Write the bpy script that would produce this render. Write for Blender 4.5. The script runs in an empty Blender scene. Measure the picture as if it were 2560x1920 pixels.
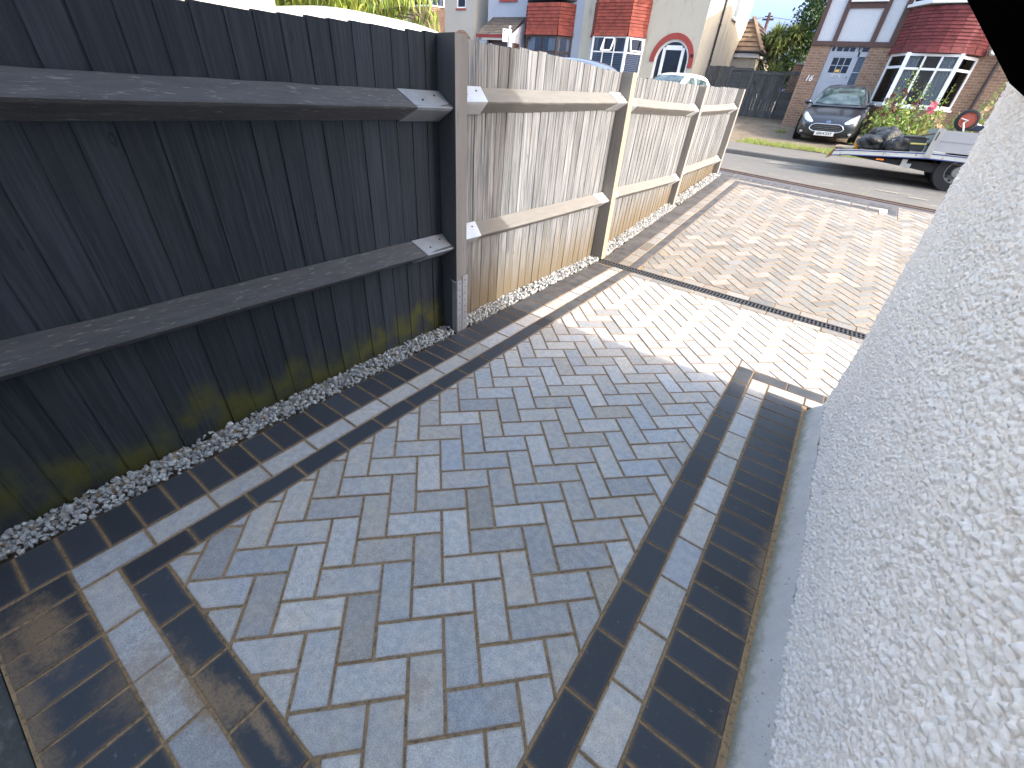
import bpy, math, random
import numpy as np
from mathutils import Vector, Matrix
from mathutils.bvhtree import BVHTree

random.seed(11)
rng = np.random.default_rng(11)
sc = bpy.context.scene
COL = sc.collection
R_ = math.radians

# ------------------------------------------------------------------ camera
camd = bpy.data.cameras.new('camera')
camd.sensor_width = 36.0
camd.lens = 14.643
camd.clip_start = 0.02
camd.clip_end = 2000
cam = bpy.data.objects.new('camera', camd)
COL.objects.link(cam)
right = Vector((0.80389, 0.58992, 0.07586))
down = Vector((0.39155, -0.42889, -0.81409))
fwd = Vector((-0.44771, 0.68414, -0.57576))
m3 = Matrix((right, -down, -fwd)).transposed()
cam.matrix_world = Matrix.Translation((1.6939, 0.1827, 1.3667)) @ m3.to_4x4()
sc.camera = cam

# ------------------------------------------------------------------ light
SUN_EL, SUN_AZ = 30.0, 3.6          # the sun stands to the right (+x), a little towards +y
sdir = Vector((math.cos(R_(SUN_AZ)) * math.cos(R_(SUN_EL)), math.sin(R_(SUN_AZ)) * math.cos(R_(SUN_EL)), math.sin(R_(SUN_EL))))
sl = bpy.data.lights.new('sun', 'SUN')
sl.energy = 2.0
sl.angle = R_(0.55)
sl.color = (0.52, 0.508, 0.48)
sun = bpy.data.objects.new('sun', sl)
COL.objects.link(sun)
sun.rotation_euler = sdir.to_track_quat('Z', 'Y').to_euler()
world = bpy.data.worlds.new('World')
sc.world = world
world.use_nodes = True
wn = world.node_tree
bg = wn.nodes['Background']
sky = wn.nodes.new('ShaderNodeTexSky')
sky.sky_type = 'NISHITA'
sky.sun_disc = False
sky.sun_elevation = R_(SUN_EL)
sky.sun_rotation = R_(90 - SUN_AZ)
sky.air_density = 1.0
sky.dust_density = 2.5
sky.ozone_density = 0.4
# the air low over the horizon is deeper blue than the model gives
tcw = wn.nodes.new('ShaderNodeTexCoord'); spw = wn.nodes.new('ShaderNodeSeparateXYZ'); wn.links.new(tcw.outputs['Generated'], spw.inputs[0])
mrw = wn.nodes.new('ShaderNodeMapRange'); mrw.interpolation_type = 'SMOOTHSTEP'; wn.links.new(spw.outputs[2], mrw.inputs[0])
mrw.inputs[1].default_value = 0.02; mrw.inputs[2].default_value = 0.42
mxw = wn.nodes.new('ShaderNodeMix'); mxw.data_type = 'RGBA'; wn.links.new(mrw.outputs[0], mxw.inputs[0])
mxw.inputs[6].default_value = (0.115, 0.155, 0.36, 1); mxw.inputs[7].default_value = (1.13, 1.03, 0.89, 1)
mlw = wn.nodes.new('ShaderNodeMix'); mlw.data_type = 'RGBA'; mlw.blend_type = 'MULTIPLY'; mlw.inputs[0].default_value = 1
wn.links.new(sky.outputs[0], mlw.inputs[6]); wn.links.new(mxw.outputs[2], mlw.inputs[7]); wn.links.new(mlw.outputs[2], bg.inputs[0])
bg.inputs[1].default_value = 0.15
sc.view_settings.view_transform = 'Standard'
sc.view_settings.look = 'None'
sc.view_settings.gamma = 1.0
sc.view_settings.exposure = 2.62
try:
    sc.cycles.max_bounces = 6
    sc.cycles.transparent_max_bounces = 12
except Exception:
    pass

# ------------------------------------------------------------------ mesh builder
class MB:
    def __init__(s):
        s.v = []; s.f = []; s.c = []; s.m = []
    def add(s, verts, faces, col=(1, 1, 1), mi=0):
        b = len(s.v)
        s.v.extend([tuple(p) for p in verts])
        for f in faces:
            s.f.append(tuple(i + b for i in f)); s.c.append(col); s.m.append(mi)
        return s
    def box(s, x0, x1, y0, y1, z0, z1, col=(1, 1, 1), mi=0):
        v = [(x0, y0, z0), (x1, y0, z0), (x1, y1, z0), (x0, y1, z0), (x0, y0, z1), (x1, y0, z1), (x1, y1, z1), (x0, y1, z1)]
        return s.add(v, [(0, 3, 2, 1), (4, 5, 6, 7), (0, 1, 5, 4), (1, 2, 6, 5), (2, 3, 7, 6), (3, 0, 4, 7)], col, mi)
    def beam(s, p, q, w, h, col=(1, 1, 1), mi=0, up=(0, 0, 1)):
        p = Vector(p); q = Vector(q); d = (q - p).normalized(); u = Vector(up)
        a = d.cross(u)
        if a.length < 1e-4: a = d.cross(Vector((1, 0, 0)))
        a.normalize(); b = a.cross(d).normalized()
        v = []
        for c in (p, q):
            for sx, sy in ((-1, -1), (1, -1), (1, 1), (-1, 1)):
                v.append(c + a * (sx * w / 2) + b * (sy * h / 2))
        return s.add(v, [(3, 2, 1, 0), (4, 5, 6, 7), (0, 1, 5, 4), (1, 2, 6, 5), (2, 3, 7, 6), (3, 0, 4, 7)], col, mi)
    def tube(s, pts, r, n=8, col=(1, 1, 1), mi=0, cap=True):
        pts = [Vector(p) for p in pts]; rr = r if isinstance(r, (list, tuple)) else [r] * len(pts)
        v = []; f = []
        for i, p in enumerate(pts):
            d = (pts[min(i + 1, len(pts) - 1)] - pts[max(i - 1, 0)]).normalized()
            u = Vector((0, 0, 1)) if abs(d.z) < 0.9 else Vector((1, 0, 0))
            a = d.cross(u).normalized(); b = a.cross(d).normalized()
            for k in range(n):
                t = 2 * math.pi * k / n
                v.append(p + a * (math.cos(t) * rr[i]) + b * (math.sin(t) * rr[i]))
        for i in range(len(pts) - 1):
            for k in range(n):
                k2 = (k + 1) % n
                f.append((i * n + k, i * n + k2, (i + 1) * n + k2, (i + 1) * n + k))
        if cap:
            f.append(tuple(range(n))[::-1]); f.append(tuple((len(pts) - 1) * n + k for k in range(n)))
        return s.add(v, f, col, mi)
    def lathe(s, prof, c, axis='y', n=24, col=(1, 1, 1), mi=0):
        v = []; f = []; m = len(prof)
        for k in range(n):
            t = 2 * math.pi * k / n
            for r, h in prof:
                a, b = r * math.cos(t), r * math.sin(t)
                if axis == 'y': v.append((c[0] + a, c[1] + h, c[2] + b))
                elif axis == 'x': v.append((c[0] + h, c[1] + a, c[2] + b))
                else: v.append((c[0] + a, c[1] + b, c[2] + h))
        for k in range(n):
            k2 = (k + 1) % n
            for j in range(m - 1):
                f.append((k * m + j, k * m + j + 1, k2 * m + j + 1, k2 * m + j))
        return s.add(v, f, col, mi)
    def prism(s, poly, axis, a0, a1, col=(1, 1, 1), mi=0):
        n = len(poly); v = []
        for a in (a0, a1):
            for p, q in poly:
                v.append({'y': (p, a, q), 'x': (a, p, q), 'z': (p, q, a)}[axis])
        f = [tuple(range(n)), tuple(range(2 * n - 1, n - 1, -1))]
        for i in range(n):
            j = (i + 1) % n
            f.append((i, i + n, j + n, j))
        return s.add(v, f, col, mi)
    def build(s, name, mats, parent=None, smooth=False, bevel=0, loc=None, sub=0):
        me = bpy.data.meshes.new(name)
        o0 = Vector((0, 0, 0)) if loc is None else Vector(loc)
        me.from_pydata([Vector(p) - o0 for p in s.v] if loc is not None else s.v, [], s.f)
        if not isinstance(mats, (list, tuple)): mats = [mats]
        for m in mats: me.materials.append(m)
        me.polygons.foreach_set('material_index', s.m)
        ca = me.color_attributes.new('col', 'FLOAT_COLOR', 'CORNER')
        lt = np.empty(len(me.polygons), dtype=np.int32); me.polygons.foreach_get('loop_total', lt)
        cc = np.ones((len(s.c), 4), dtype=np.float32)
        cc[:, :3] = np.array([c[:3] for c in s.c], dtype=np.float32)
        ca.data.foreach_set('color', np.repeat(cc, lt, axis=0).ravel())
        if smooth: me.polygons.foreach_set('use_smooth', [True] * len(me.polygons))
        me.update(); me.validate()
        o = bpy.data.objects.new(name, me)
        if loc is not None: o.location = o0
        COL.objects.link(o)
        if parent is not None:
            o.parent = parent
            o.matrix_parent_inverse = parent.matrix_world.inverted() if parent.type == 'EMPTY' else Matrix.Identity(4)
            if parent.type == 'EMPTY': o.matrix_parent_inverse = Matrix.Translation(-parent.location)
            elif parent.parent is not None: o.matrix_parent_inverse = Matrix.Identity(4)
        if bevel:
            b = o.modifiers.new('bevel', 'BEVEL'); b.width = bevel; b.segments = 2; b.limit_method = 'ANGLE'
        if sub:
            b = o.modifiers.new('sub', 'SUBSURF'); b.levels = sub; b.render_levels = sub
        return o

def thing(name, label, cat, loc=(0, 0, 0), group=None):
    o = bpy.data.objects.new(name, None); COL.objects.link(o)
    o.location = loc; o['label'] = label; o['category'] = cat
    o.empty_display_size = 0.2
    if group: o['group'] = group
    return o
def tag(o, label, cat, group=None):
    o['label'] = label; o['category'] = cat
    if group: o['group'] = group
    return o
def struct(o, kind='structure'):
    o['kind'] = kind; return o

# ------------------------------------------------------------------ materials
def NT(name):
    m = bpy.data.materials.new(name); m.use_nodes = True
    nt = m.node_tree; p = nt.nodes['Principled BSDF']
    return m, nt, p
def nd(nt, t, **kw):
    n = nt.nodes.new(t)
    for k, v in kw.items():
        if isinstance(k, str) and k.startswith('i_'):
            n.inputs[k[2:].replace('_', ' ')].default_value = v
        else: setattr(n, k, v)
    return n
def mth(nt, op, a, b=None, c=None, clamp=False):
    n = nt.nodes.new('ShaderNodeMath'); n.operation = op; n.use_clamp = clamp
    for i, x in enumerate((a, b, c)):
        if x is None: continue
        if isinstance(x, (int, float)): n.inputs[i].default_value = x
        else: nt.links.new(x, n.inputs[i])
    return n.outputs[0]
def mixc(nt, fac, a, b, blend='MIX'):
    n = nt.nodes.new('ShaderNodeMix'); n.data_type = 'RGBA'; n.blend_type = blend
    for sock, x in ((n.inputs[0], fac), (n.inputs[6], a), (n.inputs[7], b)):
        if isinstance(x, (int, float)): sock.default_value = x
        elif isinstance(x, (tuple, list)): sock.default_value = (*x[:3], 1)
        else: nt.links.new(x, sock)
    return n.outputs[2]
def ramp(nt, x, lo, hi):
    n = nt.nodes.new('ShaderNodeMapRange'); n.clamp = True; n.interpolation_type = 'SMOOTHSTEP'
    nt.links.new(x, n.inputs[0]); n.inputs[1].default_value = lo; n.inputs[2].default_value = hi
    return n.outputs[0]
def noise(nt, vec, scale, detail=4, rough=0.55):
    n = nt.nodes.new('ShaderNodeTexNoise'); n.inputs['Scale'].default_value = scale
    n.inputs['Detail'].default_value = detail; n.inputs['Roughness'].default_value = rough
    if vec is not None: nt.links.new(vec, n.inputs['Vector'])
    return n.outputs['Fac']
def wpos(nt):
    return nt.nodes.new('ShaderNodeNewGeometry').outputs['Position']
def mapped(nt, vec, scale=(1, 1, 1)):
    n = nt.nodes.new('ShaderNodeMapping'); n.inputs['Scale'].default_value = scale
    nt.links.new(vec, n.inputs['Vector']); return n.outputs[0]
def bump(nt, p, h, strength=0.4, dist=0.01):
    b = nt.nodes.new('ShaderNodeBump'); b.inputs['Strength'].default_value = strength; b.inputs['Distance'].default_value = dist
    nt.links.new(h, b.inputs['Height']); nt.links.new(b.outputs[0], p.inputs['Normal'])
def attr(nt, name='col'):
    a = nt.nodes.new('ShaderNodeAttribute'); a.attribute_name = name; return a

def M(name, col, rough=0.75, var=0.25, vs=3.0, bs=60, bump_s=0.3, bd=0.004, metal=0.0, col2=None, c2lo=0.5, c2hi=0.7, tint=True, stretch=(1, 1, 1), coat=0.0):
    m, nt, p = NT(name)
    v = mapped(nt, wpos(nt), stretch)
    n1 = noise(nt, v, vs, 5)
    c = mixc(nt, n1, tuple(x * (1 - var) for x in col), tuple(min(1, x * (1 + var)) for x in col))
    if col2:
        c = mixc(nt, ramp(nt, noise(nt, v, vs * 2.3, 6, 0.65), c2lo, c2hi), c, col2)
    if tint: c = mixc(nt, 1.0, c, attr(nt).outputs['Color'], 'MULTIPLY')
    nt.links.new(c, p.inputs['Base Color'])
    p.inputs['Roughness'].default_value = rough; p.inputs['Metallic'].default_value = metal
    if coat: p.inputs['Coat Weight'].default_value = coat; p.inputs['Coat Roughness'].default_value = 0.05
    if bump_s: bump(nt, p, noise(nt, v, bs, 5, 0.6), bump_s, bd)
    return m

# paving blocks: speckled concrete with sand in the joints
def block_mat(name, dark):
    m, nt, p = NT(name)
    P = wpos(nt); A = attr(nt).outputs['Color']
    fine = noise(nt, P, 330, 3, 0.7); mid = noise(nt, P, 38, 6, 0.72); big = noise(nt, P, 9, 3)
    if dark:
        c = mixc(nt, fine, (0.72, 0.72, 0.74), (1.3, 1.3, 1.3))
        c = mixc(nt, mid, mixc(nt, 1, c, (0.75, 0.77, 0.8), 'MULTIPLY'), c)
        c = mixc(nt, 1.0, c, A, 'MULTIPLY')
        c = mixc(nt, ramp(nt, noise(nt, mapped(nt, P, (1, 2.2, 1)), 26, 6, 0.75), 0.61, 0.72), c, (0.15, 0.165, 0.185))
        c = mixc(nt, ramp(nt, fine, 0.66, 0.75), c, (0.22, 0.23, 0.25))
        # paler towards the street: joint sand, plus brighter sunlight put into the colour
        sp = nt.nodes.new('ShaderNodeSeparateXYZ'); nt.links.new(P, sp.inputs[0])
        dust_and_sun = mth(nt, 'MULTIPLY', ramp(nt, sp.outputs[1], 2.2, 3.4), ramp(nt, big, 0.2, 0.8))
        c = mixc(nt, mth(nt, 'MULTIPLY', dust_and_sun, 0.35), c, (0.23, 0.21, 0.19))
    else:
        c = mixc(nt, ramp(nt, fine, 0.25, 0.75), (0.70, 0.70, 0.71), (1.28, 1.28, 1.27))
        c = mixc(nt, ramp(nt, mid, 0.36, 0.66), mixc(nt, 1, c, (0.78, 0.79, 0.82), 'MULTIPLY'), c)
        c = mixc(nt, ramp(nt, noise(nt, P, 11, 4, 0.6), 0.42, 0.68), c, mixc(nt, 1, c, (1.10, 1.04, 0.96), 'MULTIPLY'))
        c = mixc(nt, 1.0, c, A, 'MULTIPLY')
        pit = ramp(nt, noise(nt, P, 150, 3, 0.65), 0.64, 0.72)
        c = mixc(nt, pit, c, (0.10, 0.10, 0.105))
        c = mixc(nt, ramp(nt, fine, 0.69, 0.76), c, (0.62, 0.62, 0.60))
    # swept sand: near the joints and in a few patches
    sand_n = noise(nt, P, 160, 4, 0.7)
    s = mth(nt, 'MULTIPLY', attr(nt, 'sand').outputs['Fac'], ramp(nt, sand_n, 0.25, 0.55))
    for (x, y, rx, ry, k) in ((0.86, 0.10, 0.17, 0.045, 0.9), (0.70, 0.03, 0.13, 0.11, 0.5), (0.36, -0.10, 0.18, 0.07, 0.8), (1.03, 0.16, 0.16, 0.018, 0.9), (0.93, 0.135, 0.10, 0.035, 0.8),
                              (2.03, 1.45, 0.055, 0.30, 0.8), (2.035, 0.8, 0.045, 0.5, 0.4), (1.29, 0.46, 0.06, 0.05, 0.3), (0.55, -0.18, 0.4, 0.05, 0.6)):
        mp = nt.nodes.new('ShaderNodeMapping'); mp.vector_type = 'POINT'
        mp.inputs['Location'].default_value = (-x / rx, -y / ry, 0); mp.inputs['Scale'].default_value = (1 / rx, 1 / ry, 0)
        nt.links.new(P, mp.inputs['Vector'])
        ln = nt.nodes.new('ShaderNodeVectorMath'); ln.operation = 'LENGTH'; nt.links.new(mp.outputs[0], ln.inputs[0])
        d = mth(nt, 'ADD', ln.outputs['Value'], mth(nt, 'MULTIPLY', mth(nt, 'SUBTRACT', mid, 0.5), 1.6))
        g = mth(nt, 'MULTIPLY', ramp(nt, mth(nt, 'SUBTRACT', 1.0, d), -0.15, 0.75), k)
        s = mth(nt, 'MAXIMUM', s, mth(nt, 'MULTIPLY', g, ramp(nt, sand_n, 0.15, 0.6)))
    c = mixc(nt, s, c, (0.26, 0.175, 0.10))
    nt.links.new(c, p.inputs['Base Color'])
    p.inputs['Roughness'].default_value = 0.62 if dark else 0.8
    p.inputs['Specular IOR Level'].default_value = 0.45 if dark else 0.35
    h = mth(nt, 'ADD', mth(nt, 'MULTIPLY', fine, 0.5), noise(nt, P, 240, 3, 0.6))
    bump(nt, p, h, 0.42 if dark else 0.6, 0.0016)
    return m

def wood_mat(name, c_dark, c_light, c_brown, algae=None, foot=None, low=0.0):
    m, nt, p = NT(name)
    P = wpos(nt); A = attr(nt).outputs['Color']
    off = nt.nodes.new('ShaderNodeVectorMath'); off.operation = 'MULTIPLY_ADD'
    nt.links.new(A, off.inputs[0]); off.inputs[1].default_value = (37, 53, 71); nt.links.new(P, off.inputs[2])
    V = mapped(nt, off.outputs[0], (26, 26, 1.1))
    g1 = noise(nt, V, 3.0, 7, 0.62)
    g2 = noise(nt, mapped(nt, off.outputs[0], (90, 90, 2.0)), 3.0, 4, 0.6)
    g3 = noise(nt, mapped(nt, off.outputs[0], (7, 7, 1.0)), 1.5, 3)
    c = mixc(nt, ramp(nt, g1, 0.36, 0.66), c_dark, c_light)
    c = mixc(nt, mth(nt, 'MULTIPLY', ramp(nt, g3, 0.45, 0.75), 0.6), c, c_brown)
    c = mixc(nt, mth(nt, 'MULTIPLY', ramp(nt, g2, 0.55, 0.8), 0.45), c, tuple(x * 0.55 for x in c_dark))
    # knots
    vo = nt.nodes.new('ShaderNodeTexVoronoi'); vo.inputs['Scale'].default_value = 1.0
    nt.links.new(mapped(nt, off.outputs[0], (9, 9, 4.2)), vo.inputs['Vector'])
    kn = mth(nt, 'MULTIPLY', mth(nt, 'SUBTRACT', 1.0, ramp(nt, vo.outputs['Distance'], 0.07, 0.12)), ramp(nt, g3, 0.50, 0.56))
    ring = mth(nt, 'MULTIPLY', kn, ramp(nt, vo.outputs['Distance'], 0.03, 0.09))
    c = mixc(nt, mth(nt, 'MULTIPLY', ring, 0.7), c, tuple(x * 0.35 for x in c_dark))
    c = mixc(nt, mth(nt, 'MULTIPLY', mth(nt, 'SUBTRACT', kn, ring), 0.35), c, c_light)
    at = attr(nt); sep = nt.nodes.new('ShaderNodeSeparateColor'); nt.links.new(A, sep.inputs[0])
    k = mth(nt, 'ADD', 0.80, mth(nt, 'MULTIPLY', sep.outputs[0], 0.36))
    cb = nt.nodes.new('ShaderNodeCombineColor')
    for i in range(3): nt.links.new(k, cb.inputs[i])
    c = mixc(nt, 1.0, c, cb.outputs[0], 'MULTIPLY')
    sp = nt.nodes.new('ShaderNodeSeparateXYZ'); nt.links.new(P, sp.inputs[0])
    gz = mth(nt, 'MAXIMUM', 0.0, mth(nt, 'MULTIPLY', mth(nt, 'SUBTRACT', sp.outputs[1], 4.28), 0.105))
    z = mth(nt, 'SUBTRACT', sp.outputs[2], gz)
    rag = mth(nt, 'MULTIPLY', mth(nt, 'SUBTRACT', noise(nt, mapped(nt, P, (6, 6, 1.5)), 1.3, 5, 0.6), 0.5), 0.5)
    if foot:
        f = mth(nt, 'SUBTRACT', 1.0, ramp(nt, mth(nt, 'ADD', z, rag), 0.02, 0.48))
        c = mixc(nt, mth(nt, 'MULTIPLY', f, 0.85), c, mixc(nt, g1, foot, tuple(x * 0.5 for x in foot)))
    if algae:
        f = mth(nt, 'SUBTRACT', 1.0, ramp(nt, mth(nt, 'ADD', z, rag), 0.10, 0.23))
        f2 = ramp(nt, mth(nt, 'ADD', z, mth(nt, 'MULTIPLY', rag, 0.3)), -0.02, 0.09)
        a = mth(nt, 'MULTIPLY', f, mth(nt, 'MULTIPLY', ramp(nt, noise(nt, P, 9, 4), 0.3, 0.62), 0.95))
        c = mixc(nt, a, c, mixc(nt, f2, tuple(x * 0.5 for x in algae), algae))
    nt.links.new(c, p.inputs['Base Color'])
    p.inputs['Roughness'].default_value = 0.85
    p.inputs['Specular IOR Level'].default_value = 0.2
    bump(nt, p, mth(nt, 'ADD', g1, g2), 0.5, 0.002)
    return m

def brick_mat(name, c1, c2, mortar, scale=1.0, row=0.075, bw=0.225):
    m, nt, p = NT(name)
    P = wpos(nt); sp = nt.nodes.new('ShaderNodeSeparateXYZ'); nt.links.new(P, sp.inputs[0])
    cb = nt.nodes.new('ShaderNodeCombineXYZ')
    nt.links.new(mth(nt, 'ADD', sp.outputs[0], sp.outputs[1]), cb.inputs[0]); nt.links.new(sp.outputs[2], cb.inputs[1])
    b = nt.nodes.new('ShaderNodeTexBrick'); nt.links.new(cb.outputs[0], b.inputs['Vector'])
    b.inputs['Scale'].default_value = 1.0; b.inputs['Brick Width'].default_value = bw; b.inputs['Row Height'].default_value = row
    b.inputs['Mortar Size'].default_value = 0.011; b.inputs['Mortar Smooth'].default_value = 0.3
    b.inputs['Color1'].default_value = (*c1, 1); b.inputs['Color2'].default_value = (*c2, 1); b.inputs['Mortar'].default_value = (*mortar, 1)
    c = mixc(nt, noise(nt, P, 2.3, 5), b.outputs['Color'], mixc(nt, 1, b.outputs['Color'], (0.6, 0.58, 0.56), 'MULTIPLY'))
    c = mixc(nt, ramp(nt, noise(nt, P, 14, 3), 0.5, 0.8), c, mixc(nt, 1, c, (0.55, 0.5, 0.5), 'MULTIPLY'))
    nt.links.new(c, p.inputs['Base Color']); p.inputs['Roughness'].default_value = 0.9
    bump(nt, p, mth(nt, 'SUBTRACT', noise(nt, P, 90, 3), b.outputs['Fac']), 0.5, 0.01)
    return m

def glass_mat(name, tint=(0.75, 0.8, 0.84)):
    m = bpy.data.materials.new(name); m.use_nodes = True; nt = m.node_tree
    nt.nodes.clear(); o = nt.nodes.new('ShaderNodeOutputMaterial')
    t = nt.nodes.new('ShaderNodeBsdfTransparent'); t.inputs[0].default_value = (*tint, 1)
    g = nt.nodes.new('ShaderNodeBsdfGlossy'); g.inputs['Roughness'].default_value = 0.03
    mx = nt.nodes.new('ShaderNodeMixShader'); fr = nt.nodes.new('ShaderNodeFresnel'); fr.inputs[0].default_value = 1.6
    nt.links.new(fr.outputs[0], mx.inputs[0]); nt.links.new(t.outputs[0], mx.inputs[1]); nt.links.new(g.outputs[0], mx.inputs[2])
    nt.links.new(mx.outputs[0], o.inputs[0])
    return m

def render_mat(name, col, scale=60, bs=0.6, var=0.06, stain=None, bd=0.006):
    m, nt, p = NT(name); P = wpos(nt)
    c = mixc(nt, noise(nt, P, 1.2, 5), tuple(x * (1 - var) for x in col), tuple(min(1, x * (1 + var)) for x in col))
    if stain:
        c = mixc(nt, ramp(nt, noise(nt, mapped(nt, P, (1, 1, 0.35)), 2.5, 6, 0.65), 0.52, 0.75), c, stain)
    h = noise(nt, P, scale, 4, 0.65)
    c = mixc(nt, ramp(nt, h, 0.25, 0.6), mixc(nt, 1, c, (0.8, 0.8, 0.8), 'MULTIPLY'), c)
    c = mixc(nt, 1.0, c, attr(nt).outputs['Color'], 'MULTIPLY')
    nt.links.new(c, p.inputs['Base Color']); p.inputs['Roughness'].default_value = 0.9
    bump(nt, p, h, bs, bd)
    return m

m_light = block_mat('paving_light', False)
m_dark = block_mat('paving_charcoal', True)
m_sand = M('joint_sand', (0.33, 0.225, 0.125), 0.95, 0.35, 30, 500, 0.8, 0.002, col2=(0.13, 0.095, 0.06), c2lo=0.45, c2hi=0.7)
m_stone = M('gravel_stone', (0.37, 0.38, 0.385), 0.75, 0.2, 40, 300, 0.3, 0.001)
m_soil = M('soil', (0.10, 0.075, 0.05), 0.95, 0.4, 6, 120, 0.8, 0.02)
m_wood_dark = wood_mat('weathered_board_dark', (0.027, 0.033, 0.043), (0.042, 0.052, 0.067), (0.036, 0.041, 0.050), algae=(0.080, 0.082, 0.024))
m_wood = wood_mat('weathered_board_grey', (0.075, 0.082, 0.092), (0.220, 0.228, 0.238), (0.140, 0.141, 0.140), foot=(0.155, 0.120, 0.070))
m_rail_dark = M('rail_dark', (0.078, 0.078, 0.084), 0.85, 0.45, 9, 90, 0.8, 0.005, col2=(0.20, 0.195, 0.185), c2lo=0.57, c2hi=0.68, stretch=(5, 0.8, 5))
m_rail = M('rail_grey', (0.165, 0.160, 0.150), 0.85, 0.25, 9, 90, 0.6, 0.004, col2=(0.20, 0.16, 0.12), c2lo=0.58, c2hi=0.70, stretch=(4, 0.6, 4))
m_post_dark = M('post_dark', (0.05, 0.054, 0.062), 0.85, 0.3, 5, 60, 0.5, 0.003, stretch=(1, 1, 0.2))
m_post = M('post_grey', (0.20, 0.19, 0.18), 0.85, 0.3, 6, 80, 0.5, 0.003, stretch=(3, 3, 0.3), col2=(0.12, 0.11, 0.10), c2lo=0.58, c2hi=0.75)
m_post_sandy = M('post_sandy', (0.30, 0.245, 0.17), 0.9, 0.25, 9, 90, 0.6, 0.003, stretch=(2, 2, 0.5))
m_zinc = M('galvanised_steel', (0.56, 0.58, 0.60), 0.45, 0.15, 18, 60, 0.15, 0.001, metal=0.55)
m_zinc_dark = M('galvanised_steel_dull', (0.33, 0.35, 0.38), 0.5, 0.25, 18, 60, 0.15, 0.001, metal=0.6)
m_black = M('black_plastic', (0.012, 0.012, 0.014), 0.45, 0.2, 30, 120, 0.1, 0.001)
m_drain = M('drain_grating', (0.040, 0.042, 0.048), 0.6, 0.2, 30, 200, 0.2, 0.001, col2=(0.07, 0.07, 0.075), c2lo=0.5, c2hi=0.8)
m_white = M('white_upvc', (0.78, 0.79, 0.80), 0.35, 0.03, 2, 60, 0.0)
m_concrete = M('old_concrete', (0.36, 0.36, 0.34), 0.85, 0.18, 7, 120, 0.5, 0.003, col2=(0.22, 0.21, 0.17), c2lo=0.55, c2hi=0.75)

# ------------------------------------------------------------------ terrain
def sm(t): t = max(0.0, min(1.0, t)); return t * t * (3 - 2 * t)
def clamp(x, a, b): return max(a, min(b, x))
def y_near(x): return 9.02 - 0.16 * clamp(x, -3, 4)
def y_far(x): return 13.45 - 0.15 * clamp(x, -3, 4)
def drive_z(y): return max(0.0, 0.105 * (y - 4.28))
def ground_z(x, y):
    if y < 4.28: return 0.0
    yn = y_near(x)
    if y < yn: return 0.105 * (y - 4.28)
    yf = y_far(x); zn = 0.105 * (yn - 4.28) - 0.02
    if y < yf: return zn + (0.44 - zn) * clamp((y - yn) / 1.0, 0, 1)
    if y < 16.6: return 0.54 + 0.02 * (y - yf)
    return 0.60 + 0.082 * (min(y, 26) - 16.6) + (0.02 * (y - 26) if y > 26 else 0)

def sheet(name, xs, yfun, n, mat, dz, kind='structure', zf=None):
    mb = MB(); V = []; F = []
    for i, x in enumerate(xs):
        for j in range(n + 1):
            y = yfun(x, j / n)
            V.append((x, y, (zf or ground_z)(x, y) + dz))
    for i in range(len(xs) - 1):
        for j in range(n):
            a = i * (n + 1) + j
            F.append((a, a + n + 1, a + n + 2, a + 1))
    mb.add(V, F)
    o = mb.build(name, mat); o['kind'] = kind
    return o

xs_w = [-300, -120, -60, -40, -25, -16, -10, -7, -5] + [i * 0.5 for i in range(-8, 13)] + [8, 12, 20, 40, 120, 300]
m_earth = M('dry_earth', (0.17, 0.135, 0.10), 0.95, 0.3, 1.6, 40, 0.6, 0.02, col2=(0.09, 0.08, 0.055), c2lo=0.5, c2hi=0.65)
def ybase(x, t):
    ys = [-250, -60, -12, -4, 0, 4.28, 6, 8, 9.5, 13.2, 16.6, 18, 20, 22, 24, 26, 32, 45, 90, 260]
    k = t * (len(ys) - 1); i = min(int(k), len(ys) - 2); return ys[i] + (ys[i + 1] - ys[i]) * (k - i)
def zbase(x, y):
    if y < 4.28: return -0.035
    if y < 9.5: return 0.105 * (y - 4.28) - 0.06
    if y < 13.5: return 0.38
    return ground_z(x, y) - 0.01
sheet('ground', xs_w, ybase, 19, m_earth, 0.0, zf=zbase)

m_tar, nt, p = NT('road_surface')
P = wpos(nt)
c = mixc(nt, noise(nt, P, 1.1, 6, 0.6), (0.085, 0.084, 0.082), (0.145, 0.142, 0.136))
c = mixc(nt, ramp(nt, noise(nt, mapped(nt, P, (1, 2.2, 1)), 3.2, 7, 0.72), 0.57, 0.68), c, (0.27, 0.255, 0.21))
c = mixc(nt, ramp(nt, noise(nt, P, 90, 3, 0.7), 0.55, 0.75), c, (0.06, 0.06, 0.06))
wv = nt.nodes.new('ShaderNodeTexVoronoi'); wv.feature = 'DISTANCE_TO_EDGE'; wv.inputs['Scale'].default_value = 0.42; nt.links.new(P, wv.inputs['Vector'])
c = mixc(nt, mth(nt, 'SUBTRACT', 1, ramp(nt, wv.outputs['Distance'], 0.002, 0.012)), c, (0.14, 0.13, 0.09))
nt.links.new(c, p.inputs['Base Color']); p.inputs['Roughness'].default_value = 0.9
bump(nt, p, noise(nt, P, 110, 4, 0.7), 0.7, 0.006)
sheet('road', xs_w, lambda x, t: y_near(x) + (y_far(x) - y_near(x)) * t, 6, m_tar, 0.0,
      zf=lambda x, y: ground_z(x, min(y, y_far(x) - 1e-4)))
m_foot = M('footway_asphalt', (0.115, 0.112, 0.105), 0.92, 0.25, 2.5, 130, 0.7, 0.005, col2=(0.20, 0.18, 0.13), c2lo=0.62, c2hi=0.72)
y_v = lambda x: 15.75 - 0.15 * clamp(x, -3, 4)
sheet('footway', xs_w, lambda x, t: y_far(x) + 0.12 + (y_v(x) - y_far(x) - 0.12) * t, 3, m_foot, 0.004)
kb = MB(); V = []; F = []
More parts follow.
